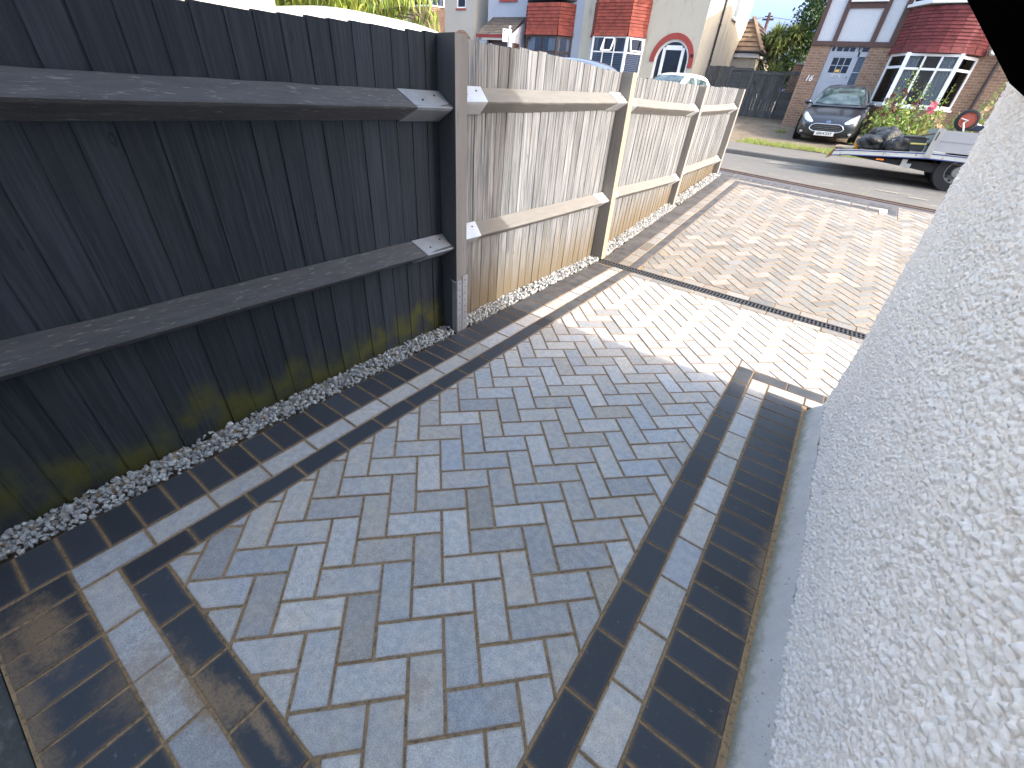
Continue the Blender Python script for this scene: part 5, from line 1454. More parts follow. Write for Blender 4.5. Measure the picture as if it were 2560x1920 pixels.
for (ya, yb, nm) in ((YA, YA + 0.05, 'side_rail'), (YB - 0.05, YB, 'side_rail')):
    mb = MB(); railstrip(mb, ya, yb, -0.055, 0.045); sr = mb.build(nm, m_whiterail, tk)
    mb = MB(); railstrip(mb, ya - 0.004, yb + 0.004, 0.022, 0.038); railstrip(mb, ya - 0.004, yb + 0.004, -0.056, -0.040); mb.build('stripe', m_bluestripe, sr)
mb = MB(); V = []; F = []
for x, z in prof: V += [(x, YA + 0.05, z + 0.03), (x, YB - 0.05, z + 0.03), (x, YA + 0.05, z - 0.03), (x, YB - 0.05, z - 0.03)]
for i in range(len(prof) - 1): F += [(i * 4, (i + 1) * 4, (i + 1) * 4 + 1, i * 4 + 1), (i * 4 + 2, i * 4 + 3, (i + 1) * 4 + 3, (i + 1) * 4 + 2)]
mb.add(V, F); mb.build('deck', m_alu_rib, tk)
mb = MB(); mb.add([(1.30, YA, 0.90), (1.30, YB, 0.92), (1.22, YB, 0.74), (1.22, YA, 0.73), (1.33, YA, 0.90), (1.33, YB, 0.92), (1.30, YB, 0.76), (1.30, YA, 0.76)], [(0, 1, 2, 3), (4, 7, 6, 5), (0, 3, 7, 4), (0, 4, 5, 1), (3, 2, 6, 7)]); mb.build('tail_ramp', m_rust, tk)
mb = MB()
mb.prism([(1.5, 0.82), (6.0, 0.92), (6.0, 0.72), (2.9, 0.70), (2.5, 0.74)], 'y', YA + 0.10, YA + 0.40); mb.prism([(1.5, 0.82), (6.0, 0.92), (6.0, 0.72), (2.9, 0.70), (2.5, 0.74)], 'y', YB - 0.40, YB - 0.10)
mb.box(2.55, 6, YA + 0.4, YB - 0.4, 0.74, 0.86); mb.build('chassis', m_chassis, tk)
mb = MB(); mb.box(2.04, 2.16, YA - 0.01, YA + 0.02, 0.80, 0.825); mb.build('side_marker', M('amber_marker', (0.70, 0.22, 0.03), 0.4, 0.05, bump_s=0), tk)
mb = MB(); mb.box(2.44, 2.52, YA + 0.06, YA + 0.09, 0.74, 0.86); mb.box(2.52, 2.60, YA + 0.06, YA + 0.09, 0.72, 0.80); mb.build('bracket', m_alu_rib, tk)
for wy in (YA + 0.17, YB - 0.17):
    s_ = -1 if wy < 12.5 else 1
    for wx, rr in ((3.30, 0.335),):
        for (yo, nm) in ((0.0, 'wheel'), (-s_ * 0.26, 'wheel')):
            mb = MB(); mb.lathe([(rr * .55, -.10), (rr * .96, -.10), (rr, -.06), (rr, .06), (rr * .96, .10), (rr * .55, .10), (rr * .55, -.10)], (wx, wy + yo, 0.425 + rr), 'y', 32)
            wl = mb.build(nm, m_tyre, tk)
            if yo == 0.0:
                mb = MB(); mb.lathe([(0, s_ * .13), (.085, s_ * .13), (.10, s_ * .05), (rr * .40, s_ * .035), (rr * .53, s_ * .05), (rr * .56, s_ * .095), (rr * .52, s_ * .095)], (wx, wy, 0.425 + rr), 'y', 28, (.55, .55, .55)); rm = mb.build('rim', m_alu_rib, wl)
                for k in range(10):
                    a = k * math.pi / 5; mb = MB(); mb.lathe([(0, s_ * .062), (.022, s_ * .062), (.022, s_ * .03)], (wx + .155 * math.cos(a), wy, 0.425 + rr + .155 * math.sin(a)), 'y', 8); mb.build('hand_hole', m_black, rm)
mb = MB(); V = []; F = []; rr = .40
for i in range(13):
    a = math.radians(20 + i * 12.5)
    for yy in (YA + 0.01, YA + 0.36): V.append((3.30 - rr * math.cos(math.pi - a) * -1 if False else 3.30 + rr * math.cos(a), yy, 0.76 + rr * math.sin(a) * 0.9 if True else 0))
for i in range(12): F.append((i * 2, i * 2 + 1, i * 2 + 3, i * 2 + 2))
V2 = [(x * 1, y, z - 0.012) for x, y, z in V]
mb.add(V, F); mb.add(V2, F); mb.build('mudguard', m_dkplastic, tk)
mb = MB(); mb.box(2.80, 6.0, YA - 0.005, YA + 0.025, 1.035, 1.36); mb.box(2.80, 6.0, YA - 0.009, YA - 0.005, 1.19, 1.20, (0.7, .7, .7)); sb_ = mb.build('side_board', m_alu, tk)
mb = MB(); mb.box(2.70, 2.80, YA - 0.015, YA + 0.05, 0.93, 1.385); mb.box(2.725, 2.745, YA - 0.022, YA - 0.015, 1.20, 1.33, (0.25, .2, .2)); mb.build('corner_post', m_alu_rib, tk)
mb = MB(); mb.box(2.72, 2.75, YA + 0.05, YB - 0.02, 1.0, 1.37, (0.72, 0.8, 0.72)); mb.build('cross_board', m_alu, tk)
mb = MB(); mb.box(2.75, 6.0, YB - 0.03, YB, 1.035, 1.36); mb.build('side_board', m_alu, tk)
mb = MB(); mb.box(6.05, 6.2, YA, YB, 0.9, 2.0); mb.box(6.2, 8.0, YA - 0.02, YB + 0.02, 0.75, 1.5); mb.prism([(6.2, 1.5), (8.0, 1.5), (7.6, 2.35), (6.2, 2.42)], 'y', YA, YB); mb.build('cab', pt_white, tk, bevel=0.04)
mb = MB(); mb.prism([(6.9, 1.55), (7.85, 1.55), (7.5, 2.2), (6.9, 2.25)], 'y', YA - 0.008, YA - 0.002); mb.build('cab_window', m_carglass, tk)
for wy in (YA + 0.12, YB - 0.12):
    mb = MB(); mb.lathe([(.19, -.11), (.32, -.11), (.335, -.06), (.335, .06), (.32, .11), (.19, .11), (.19, -.11)], (7.2, wy, 0.76), 'y', 24); mb.build('wheel', m_tyre, tk)
# load
m_bag = M('black_bag', (0.012, 0.013, 0.014), 0.38, 0.3, 8, 28, 0.9, 0.03)
def crumple(seed, c, r, amp=0.45, n=3):
    v, f = IV.copy(), [tuple(q) for q in IF]
    for _ in range(n):
        cache = {}; nf = []; v = list(map(tuple, v))
        def mid(a, b):
            k = (min(a, b), max(a, b))
            if k not in cache:
                w_ = np.array(v[a]) + np.array(v[b]); w_ /= np.linalg.norm(w_); v.append(tuple(w_)); cache[k] = len(v) - 1
            return cache[k]
        for a, b, d in f:
            ab, bd_, da = mid(a, b), mid(b, d), mid(d, a); nf += [(a, ab, da), (b, bd_, ab), (d, da, bd_), (ab, bd_, da)]
        f = nf
    rd = np.random.default_rng(seed); v = np.array(v); ph = rd.uniform(0, 6, (6, 3)); fr = rd.uniform(-3.6, 3.6, (6, 3))
    k = np.ones(len(v))
    for q in range(6): k += amp / 3 * np.abs(np.sin((v * fr[q]).sum(1) + ph[q, 0])) - amp / 8
    v = v * k[:, None] * np.array(r) + np.array(c); v[:, 2] = np.maximum(v[:, 2], c[2] - r[2] * 0.8)
    return v.tolist(), f
bags = [('bag', (1.86, 12.0, 1.045), (.20, .25, .13), 'crumpled black rubble bag nearest the tail of the truck'),
        ('bag', (2.12, 12.1, 1.09), (.21, .28, .17), 'tallest heaped black bag on the flat deck of the truck'),
        ('bag', (2.27, 11.85, 1.05), (.17, .16, .13), 'small black bag drooping over the truck side rail'),
        ('bag', (2.03, 12.6, 1.10), (.24, .25, .19), 'black bag at the back of the heap on the truck deck')]
for i, (nm, c0, r0, lab) in enumerate(bags):
    v, f = crumple(20 + i, c0, r0); mb = MB(); mb.add(v, f); o = mb.build(nm, m_bag); tag(o, lab, 'rubble bag', 'black bags on the truck deck')
cr_ = thing('plastic_tub', 'dark grey plastic tub lying on the truck deck beside the bags', 'tub', (2.47, 11.9, 0.98))
mb = MB(); mb.prism([(2.30, 1.0), (2.66, 1.0), (2.64, 1.20), (2.58, 1.245), (2.36, 1.235), (2.27, 1.19)], 'y', 11.78, 12.25); mb.build('shell', M('dark_grey_plastic', (0.045, 0.05, 0.055), 0.5, 0.15, 6, bump_s=0.1), cr_, bevel=0.02)
mb = MB(); mb.box(2.28, 2.66, 11.77, 11.79, 1.195, 1.215); mb.build('rim', m_black, cr_)
sh = thing('shovel', 'yellow shafted shovel lying across the black tub', 'shovel', (2.5, 11.72, 1.12))
mb = MB(); mb.tube([(2.30, 11.74, 1.105), (2.66, 11.70, 1.125)], 0.014, 8); mb.build('shaft', M('yellow_plastic', (0.66, 0.55, 0.16), 0.5, 0.08, 8, bump_s=0), sh)
mb = MB(); mb.prism([(2.66, 1.10), (2.74, 1.09), (2.78, 1.125), (2.74, 1.15), (2.66, 1.145)], 'y', 11.69, 11.71); mb.build('handle_grip', m_black, sh)
mb = MB(); mb.prism([(2.12, 1.06), (2.30, 1.09), (2.30, 1.13), (2.14, 1.16)], 'y', 11.735, 11.745); mb.build('blade', m_zinc_dark, sh)
rk = thing('rake', 'brown wooden rake handle resting over the tub towards the side board', 'rake', (2.5, 12, 1.28))
mb = MB(); mb.tube([(2.30, 12.3, 1.17), (2.74, 12.0, 1.30)], 0.012, 8); mb.build('shaft', m_rust, rk)
mb = MB(); mb.beam((2.18, 12.35, 1.14), (2.28, 12.25, 1.14), 0.02, 0.02)
mb.build('rake_head', m_black, rk)
ox = thing('orange_bucket', 'small orange bucket at the left end of the black bags', 'bucket', (1.66, 12.2, 0.92))
mb = MB(); mb.lathe([(0, 0), (.055, 0), (.075, .12), (.068, .12), (.05, .01)], (1.66, 12.2, 0.91), 'z', 18); mb.build('shell', M('orange_plastic', (0.75, 0.33, 0.04), 0.5, 0.05, bump_s=0), ox)
mb = MB(); mb.tube([(1.59, 12.2, 1.03), (1.61, 12.2, 1.08), (1.66, 12.2, 1.10), (1.71, 12.2, 1.08), (1.73, 12.2, 1.03)], 0.004, 5); mb.build('bail_handle', m_zinc, ox)
tb = thing('timber_offcut', 'pale timber board lying on the tail end of the truck deck', 'board', (1.45, 12, 0.9))
mb = MB(); mb.box(1.36, 1.60, 11.9, 12.9, 0.905, 0.93); mb.build('board', m_wood_raw, tb, bevel=0.003); 
mb = MB(); mb.box(1.30, 1.42, 11.75, 12.1, 0.932, 0.948); mb.build('cleat', m_wood_raw, tb)
# upturned wheelbarrow on the load
wb = thing('wheelbarrow', 'upturned wheelbarrow with a red centred wheel on the truck load', 'wheelbarrow', (3.15, 12.2, 1.36))
wcx, wcy, wcz = 3.06, 12.1, 1.535
mb = MB(); mb.lathe([(.115, -.04), (.150, -.04), (.168, -.02), (.168, .02), (.150, .04), (.115, .04)], (wcx, wcy, wcz), 'y', 28); wt = mb.build('wheel', m_tyre, wb, smooth=True)
mb = MB(); mb.lathe([(0, -.045), (.025, -.045), (.03, -.02), (.10, -.015), (.118, -.035), (.118, .035), (.10, .015), (0, .03)], (wcx, wcy, wcz), 'y', 24); mb.build('rim', M('faded_red_rim', (0.42, 0.10, 0.07), 0.6, 0.15, 9, bump_s=0.1), wt)
mb = MB(); mb.tube([(wcx, wcy - .06, wcz), (wcx - .04, wcy - .08, wcz - .05), (wcx + .02, wcy - .10, wcz - .17)], .012, 6); mb.tube([(wcx, wcy + .06, wcz), (wcx + .3, wcy + .15, wcz - .08), (wcx + .7, wcy + .25, wcz - .14)], .014, 6); mb.tube([(wcx - .10, wcy - .06, wcz + .02), (wcx + .01, wcy - .06, wcz - .01)], .009, 6)
mb.build('fork', m_zinc, wb)
mb = MB(); mb.prism([(2.98, 1.38), (3.9, 1.38), (3.85, 1.44), (3.5, 1.50), (3.12, 1.46)], 'y', 12.15, 12.75); mb.build('tray', M('blue_black_tray', (0.025, 0.035, 0.06), 0.4, 0.15, 9, bump_s=0.1), wb, bevel=0.02)

# ------------------------------------------------------------------ street sign
sg = thing('street_sign', 'small white sign plate with faint markings on a thin post above the fence', 'sign', (-8.75, 14, 0.5))
mb = MB(); mb.tube([(-8.76, 14.05, 0.5), (-8.72, 14.05, 2.98)], 0.035, 10); mb.build('post', m_chrome, sg)
mb = MB(); mb.lathe([(0, .03), (.04, .02), (.04, -.02)], (-8.72, 14.05, 2.98), 'z', 10); mb.build('cap', m_zinc, sg)
th_ = math.atan2(1.6939 + 8.75, 14 - 0.18)
def srot(u, v, w_=0.0): return (-8.78 + u * math.cos(th_) + w_ * math.sin(th_) * 1.0, 14.0 + u * math.sin(th_) - w_ * math.cos(th_), 2.76 + v)
def splate(u0, u1, v0, v1, w0, w1):
    V = [srot(u, v, w_) for v in (v0, v1) for (u, w_) in ((u0, w0), (u1, w0), (u1, w1), (u0, w1))]
    return V, [(0, 3, 2, 1), (4, 5, 6, 7), (0, 1, 5, 4), (1, 2, 6, 5), (2, 3, 7, 6), (3, 0, 4, 7)]
mb = MB(); mb.add(*splate(-.135, .135, -.16, .16, 0, .01)); pl = mb.build('plate', M('sign_face', (0.62, 0.66, 0.74), 0.4, 0.03, bump_s=0), sg)
m_signblue = M('sign_marking', (0.10, 0.12, 0.32), 0.5, 0.03, bump_s=0)
for (u0, u1, v0, v1) in ((-.11, -.06, .09, .14), (-.03, .11, .115, .125), (-.03, .11, .085, .095), (-.11, .01, .03, .045), (-.11, .02, .005, .02), (.05, .11, .0, .05), (-.05, .05, -.06, -.055), (-.07, .07, -.10, -.092)):
    mb = MB(); mb.add(*splate(u0, u1, v0, v1, .0105, .013)); mb.build('marking', m_signblue, pl)

# ------------------------------------------------------------------ made-up black cone at top right, standing in for a blur near the lens
m_jet, nt, p = NT('matt_black_cone'); p.inputs['Base Color'].default_value = (0.0012, 0.0012, 0.0018, 1); p.inputs['Roughness'].default_value = 1.0; p.inputs['Specular IOR Level'].default_value = 0.0
lf = thing('added_black_cone', 'made-up matt black cone on the white rendered wall, filling the dark top corner', 'added cone', (2.05, 2.43, 1.9))
mb = MB(); prof_ = [(0.0, 1.445), (0.03, 1.448), (0.094, 1.487), (0.291, 1.675), (0.413, 1.807), (0.46, 1.92), (0.45, 1.92), (0.0, 1.90)]
mb.lathe([(r, z - 1.445) for r, z in prof_], (2.062, 2.20, 1.447), 'z', 40); mb.build('cone_body', m_jet, lf, smooth=True)
mb = MB(); mb.tube([(2.05, 2.20, 2.35), (1.98, 2.20, 2.30), (1.86, 2.20, 2.1), (1.80, 2.20, 1.92)], 0.008, 6); mb.build('bracket', m_black, lf)  # bracket made up along with the cone

# ------------------------------------------------------------------ plants
def leaf_mat(name, c1, c2, trans=0.35, rough=0.5):
    m, nt, p = NT(name)
    c = mixc(nt, noise(nt, wpos(nt), 3.0, 3), c1, c2); c = mixc(nt, 1.0, c, attr(nt).outputs['Color'], 'MULTIPLY')
    nt.links.new(c, p.inputs['Base Color']); p.inputs['Roughness'].default_value = rough
    tr = nt.nodes.new('ShaderNodeBsdfTranslucent'); nt.links.new(c, tr.inputs[0])
    mx = nt.nodes.new('ShaderNodeMixShader'); mx.inputs[0].default_value = trans
    nt.links.new(p.outputs[0], mx.inputs[1]); nt.links.new(tr.outputs[0], mx.inputs[2]); nt.links.new(mx.outputs[0], nt.nodes['Material Output'].inputs[0])
    return m
m_leaf_y = leaf_mat('yellow_green_leaf', (0.19, 0.26, 0.045), (0.33, 0.38, 0.08), 0.45)
m_leaf_d = leaf_mat('dark_green_leaf', (0.030, 0.065, 0.020), (0.075, 0.13, 0.035), 0.3)
m_leaf_h = leaf_mat('hollyhock_leaf', (0.13, 0.22, 0.045), (0.26, 0.34, 0.10), 0.4)
m_leaf_p = leaf_mat('palm_leaf', (0.17, 0.23, 0.075), (0.32, 0.36, 0.15), 0.4)
m_dead = leaf_mat('dead_palm_leaf', (0.20, 0.15, 0.08), (0.30, 0.22, 0.12), 0.2)
m_grass = leaf_mat('verge_grass_blade', (0.17, 0.23, 0.05), (0.32, 0.36, 0.12), 0.35)
m_bark = M('bark', (0.13, 0.095, 0.065), 0.9, 0.35, 8, 60, 0.8, 0.01)
m_palmbark = M('pale_palm_bark', (0.34, 0.27, 0.18), 0.9, 0.3, 8, 60, 0.8, 0.01)
def leaves(mb, pos, dirs, length, width, cols, fold=0.25, droop=0.0):
    """one leaf = two quads folded on the rib"""
    pos = np.asarray(pos, float); n = len(pos); d = np.asarray(dirs, float); d /= np.linalg.norm(d, axis=1)[:, None] + 1e-9
    r = rng.normal(size=(n, 3)); s = np.cross(d, r); s /= np.linalg.norm(s, axis=1)[:, None] + 1e-9; u = np.cross(s, d)
    L_ = np.asarray(length).reshape(-1, 1) * np.ones((n, 1)); W_ = np.asarray(width).reshape(-1, 1) * np.ones((n, 1))
    a = pos; m1 = pos + d * L_ * 0.45 + u * W_ * fold * 0 + np.array([0, 0, -1]) * droop * L_ * 0.2; t = pos + d * L_ + np.array([0, 0, -1]) * droop * L_
    l = m1 + s * W_ * 0.5 + u * W_ * fold; q = m1 - s * W_ * 0.5 + u * W_ * fold
    V = np.stack([a, l, t, q, m1], 1).reshape(-1, 3); b = len(mb.v); mb.v.extend(V.tolist())
    for i in range(n):
        k = b + i * 5; mb.f.append((k, k + 4, k + 2, k + 1)); mb.f.append((k, k + 3, k + 2, k + 4)); mb.c.append(cols[i]); mb.c.append(cols[i]); mb.m += [0, 0]
def gcols(n, spread=0.25, hue=0.1):
    k = np.clip(rng.normal(1, spread, n), 0.35, 1.9); h = rng.normal(0, hue, n)
    return [(float(a * (1 + b)), float(a), float(a * (1 - b))) for a, b in zip(k, h)]
def tree(name, label, base, trunk_h, blobs, n, lsize, lw, mat, group=None, droop=0.3, down=0.0, twigs=True, cat='tree', spread=.3):
    t = thing(name, label, cat, base, group); bx_, by_, bz_ = base
    mb = MB(); top = Vector((bx_ + 0.1, by_, bz_ + trunk_h)); r = 0.035 * trunk_h + 0.05
    mb.tube([base, (bx_ + 0.05, by_, bz_ + trunk_h * 0.5), top], [r, r * 0.8, r * 0.6], 10)
    for c, rr in blobs:
        c = Vector(c); mid_ = top.lerp(c, 0.5) + Vector((random.uniform(-.1, .1), random.uniform(-.1, .1), 0.1)); mb.tube([top - Vector((0, 0, .1)), mid_, c], [r * 0.5, r * 0.3, r * 0.12], 6)
        for _ in range(6):
            e = c + Vector((random.gauss(0, 1), random.gauss(0, 1), random.gauss(0, 1))).normalized() * rr[0] * 0.8
            mb.tube([mid_.lerp(c, random.random()), c.lerp(e, .6), e], [r * 0.12, r * 0.08, r * 0.03], 5)
    mb.build('trunk', m_bark, t)
    mb = MB(); vol = np.array([rr[0] * rr[1] * rr[2] for c, rr in blobs]); sh_ = vol / vol.sum()
    for (c, rr), s_ in zip(blobs, sh_):
        k = int(n * s_); ncl = max(8, k // 45)
        cc_ = rng.normal(size=(ncl, 3)); cc_ /= np.linalg.norm(cc_, axis=1)[:, None]; cc_ *= (rng.random((ncl, 1)) ** 0.45) * 0.95
        cl = np.array(c) + cc_ * np.array(rr)
        idx = rng.integers(0, ncl, k); P_ = cl[idx] + rng.normal(size=(k, 3)) * np.array(rr) * 0.14
        dr = rng.normal(size=(k, 3)) + (P_ - np.array(c)) * 0.6; dr[:, 2] -= down * 2.2
        bright = np.clip(rng.normal(1, .22, ncl), .5, 1.5)[idx]
        cols = [tuple(x * b for x in g) for g, b in zip(gcols(k, spread), bright)]
        leaves(mb, P_, dr, rng.uniform(.7, 1.2, k) * lsize, rng.uniform(.8, 1.2, k) * lw, cols, 0.2, droop)
    mb.build('crown', mat, t); return t
tree('peach_tree', 'yellow green tree with long drooping leaves behind the near fence', (-8.2, 7.2, 0.2), 2.0,
     [((-8.8, 7.2, 3.4), (2.2, 1.3, 1.1)), ((-6.9, 7.0, 2.75), (1.3, 1.0, 0.75)), ((-5.6, 7.0, 2.38), (0.55, 0.6, 0.34)), ((-10.0, 7.2, 2.6), (1.8, 1.2, 0.8)), ((-7.6, 6.8, 2.1), (1.5, 0.9, 0.5)), ((-6.2, 6.8, 2.05), (.75, .7, .3))],
     11000, 0.17, 0.038, m_leaf_y, droop=0.5, down=0.9, spread=.35)
tree('broadleaf_tree', 'tall dark leafy tree rising behind the left edge of the brick house', (-1.9, 30.0, 1.3), 2.2,
     [((-2.3, 30.2, 5.3), (1.15, 1.3, 1.5)), ((-2.7, 30.0, 4.3), (1.0, 1.0, 0.8)), ((-1.6, 30.4, 6.6), (1.2, 1.2, 1.1)), ((-2.6, 29.4, 3.3), (0.9, .9, .8)), ((-2.2, 29.2, 2.4), (1.0, 0.8, .8))],
     9000, 0.16, 0.10, m_leaf_d, droop=0.15, spread=.35)
tree('evergreen_shrub', 'dark rounded evergreen shrub above the side gate', (-3.6, 29.0, 1.3), 0.8,
     [((-3.3, 29.2, 3.0), (0.8, .7, .85)), ((-4.2, 29.6, 2.6), (0.7, .6, .6)), ((-2.7, 28.9, 3.0), (0.6, .6, .7))], 3000, 0.12, 0.07, m_leaf_d, droop=0.1, cat='shrub')
def palm(label, base, h, heads, grp='cordyline palms behind the side gate'):
    t = thing('cordyline_palm', label, 'palm tree', base, grp); mb = MB(); top = Vector(base) + Vector((0, 0, h))
    mb.tube([base, Vector(base) + Vector((.03, 0, h * .5)), top], [.11, .08, .07], 8)
    mg, md = MB(), MB()
    for (dx, dy, dz, s_) in heads:
        c = top + Vector((dx, dy, dz)); mb.tube([top - Vector((0, 0, .2)), top.lerp(c, .5) + Vector((dx * .1, 0, 0)), c], [.055, .045, .04], 6)
        n = 240
        d = rng.normal(size=(n, 3)); d[:, 2] = d[:, 2] * 0.8 + 0.45; d /= np.linalg.norm(d, axis=1)[:, None]
        for k in range(n):
            v = Vector(d[k]); L_ = s_ * random.uniform(.7, 1.1); p0 = c + v * .03; p1 = p0 + v * L_ * .55; p2 = p0 + v * L_ * .9 + Vector((0, 0, -L_ * .25 * (1 - v.z * .6)))
            sd = v.cross(Vector((0, 0, 1)));
            if sd.length < .05: sd = Vector((1, 0, 0))
            sd.normalize(); w_ = .022; g = random.uniform(.55, 1.5)
            mg.add([p0 - sd * w_ * .5, p0 + sd * w_ * .5, p1 + sd * w_, p2, p1 - sd * w_], [(0, 1, 2, 4), (4, 2, 3)], (g, g, g * .9))
        for k in range(70):
            a = random.uniform(0, 6.28); v = Vector((math.cos(a) * .5, math.sin(a) * .5, -1)).normalized(); L_ = s_ * random.uniform(.5, .9); p0 = c + v * .02; p2 = p0 + v * L_; sd = v.cross(Vector((0, 0, 1))).normalized(); g = random.uniform(.6, 1.3)
            md.add([p0 - sd * .015, p0 + sd * .015, p2 + sd * .01, p2 - sd * .01], [(0, 1, 2, 3)], (g, g * .95, g * .9))
    mb.build('trunk', m_palmbark, t); mg.build('crown', m_leaf_p, t); md.build('dead_leaves', m_dead, t); return t
palm('tallest spiky cordyline palm with several heads on a pale trunk, right of the outbuilding', (-3.55, 29.2, 1.3), 2.2, [(-.15, 0, .95, .85), (.35, .2, .85, .8), (-.45, .2, .7, .75), (.1, -.2, .45, .7), (.6, .1, 1.05, .7), (-.7, .1, .55, .7)])
palm('low bright green spiky palm just above the gate top', (-2.95, 27.3, 1.2), 1.35, [(0, 0, .25, .85)])
palm('pale spiky cordyline palm close beside the outbuilding roof', (-4.6, 33.5, 1.4), 3.0, [(0, 0, .5, .8), (-.5, 0, .1, .8), (.4, .1, .2, .7)])
# hollyhocks in front of the bay
m_f_dark = leaf_mat('dark_maroon_petal', (0.075, 0.006, 0.012), (0.13, 0.01, 0.02), 0.2)
m_f_pink = leaf_mat('pink_petal', (0.72, 0.10, 0.22), (0.85, 0.2, 0.3), 0.2)
m_f_peach = leaf_mat('peach_petal', (0.65, 0.33, 0.22), (0.75, 0.45, 0.33), 0.3)
def flower(mb, c, r, d):
    d = Vector(d).normalized(); a = d.cross(Vector((0, 0, 1))).normalized(); b = a.cross(d)
    for k in range(6):
        t0 = k * math.pi / 3; u = a * math.cos(t0) + b * math.sin(t0); v = a * math.cos(t0 + .9) + b * math.sin(t0 + .9); w_ = a * math.cos(t0 + .45) + b * math.sin(t0 + .45)
        g = random.uniform(.7, 1.3); mb.add([c, c + u * r + d * r * .3, c + w_ * r * 1.15 + d * r * .45, c + v * r + d * r * .3], [(0, 1, 2, 3)], (g, g, g))
def hollyhock(label, x, y, zt, fm, fl, nl=230, lean=0.0, wid=.32, fr=.058):
    z0 = ground_z(x, y); t = thing('hollyhock', label, 'hollyhock', (x, y, z0), 'hollyhocks in front of the bay window')
    H_ = zt - z0; st_ = [Vector((x, y, z0)), Vector((x + lean * .4, y, z0 + H_ * .5)), Vector((x + lean, y, zt))]
    mb = MB(); mb.tube(st_, [.018, .013, .006], 6)
    sides = []
    for k in range(4):
        a = random.uniform(0, 6.28); h = random.uniform(.25, .6) * H_; p0 = Vector((x + lean * .3, y, z0 + h * .5)); p1 = Vector((x + math.cos(a) * wid, y + math.sin(a) * wid, z0 + h + .25)); mb.tube([p0, p1], [.01, .005], 5); sides.append((p0, p1))
    mb.build('stem', m_leaf_h, t)
    P_ = []; D_ = []; S_ = []
    for k in range(nl):
        f = random.random() ** 1.25
        if random.random() < .35 and f < .6:
            a, b = random.choice(sides); c = a.lerp(b, random.uniform(.3, 1.05))
        else: c = st_[0].lerp(st_[2], f)
        sp_ = wid * (1 - f) ** 0.8 + .03
        c = c + Vector((random.gauss(0, sp_ * .6), random.gauss(0, sp_ * .6), random.gauss(0, .05))); P_.append(c); D_.append((random.gauss(0, 1), random.gauss(0, 1) - .3, random.gauss(0, .6) - .1)); S_.append(.13 * (1 - f * .72))
    S_ = np.array(S_); mb = MB(); leaves(mb, P_, D_, S_, S_ * .85, gcols(nl, .35, .15), .15, .3); mb.build('foliage', m_leaf_h, t)
    if fm:
        mb = MB()
        for (f, dx) in fl: flower(mb, st_[0].lerp(st_[2], f) + Vector((dx, -.05, 0)), fr * random.uniform(.8, 1.2), (random.uniform(-.5, .5), -1, .2))
        mb.build('flowers', fm, t)
    return t
hollyhock('tallest hollyhock with dark maroon flowers in front of the bay glass', 2.08, 19.0, 2.80, m_f_dark, [(.58, -.1), (.62, 0.02), (.66, .05), (.70, -.03), (.45, .1), (.40, -.12)], 300, 0.1, .36)
hollyhock('leafy maroon flowered hollyhock nearest the parked car', 1.92, 18.4, 2.15, m_f_dark, [(.85, -.1), (.78, .08), (.70, -.15), (.92, .0), (.66, .15), (.60, -.05), (.72, .2)], 330, -0.02, .34)
hollyhock('hollyhock with a leaning bud spike and maroon flowers left of the pink one', 2.42, 18.6, 2.42, m_f_dark, [(.70, -.06), (.73, .04), (.68, .0), (.63, .07)], 300, 0.16, .36)
hollyhock('hollyhock with one bright pink flower head before the bay', 2.85, 18.5, 2.05, m_f_pink, [(.80, -.0), (.85, .02), (.90, .0), (.76, .03), (.82, -.03), (.87, .03)], 280, 0.05, .34, .065)
hollyhock('low pale hollyhock with peach flowers behind the truck side board', 3.05, 18.2, 1.75, m_f_peach, [(.6, -.1), (.7, .1), (.5, .15), (.55, -.2), (.4, .05), (.8, 0), (.65, .2)], 300, 0.1, .4)
hollyhock('thin hollyhock bud spike at the right corner of the bay', 3.10, 19.6, 2.42, None, [], 120, 0.1, .18)
hollyhock('hollyhock at the far right leaning by the brick corner with peach blooms', 3.72, 17.8, 2.45, m_f_peach, [(.62, 0), (.68, .04), (.58, -.05), (.52, .03)], 230, 0.28, .22)
hollyhock('leafy hollyhock just behind the load of black bags', 2.25, 17.6, 1.75, m_f_dark, [(.8, 0), (.7, .1)], 330, 0.0, .4)
hollyhock('short leafy hollyhock beside the wheelbarrow', 3.45, 17.8, 1.70, None, [], 220, 0.0, .3)

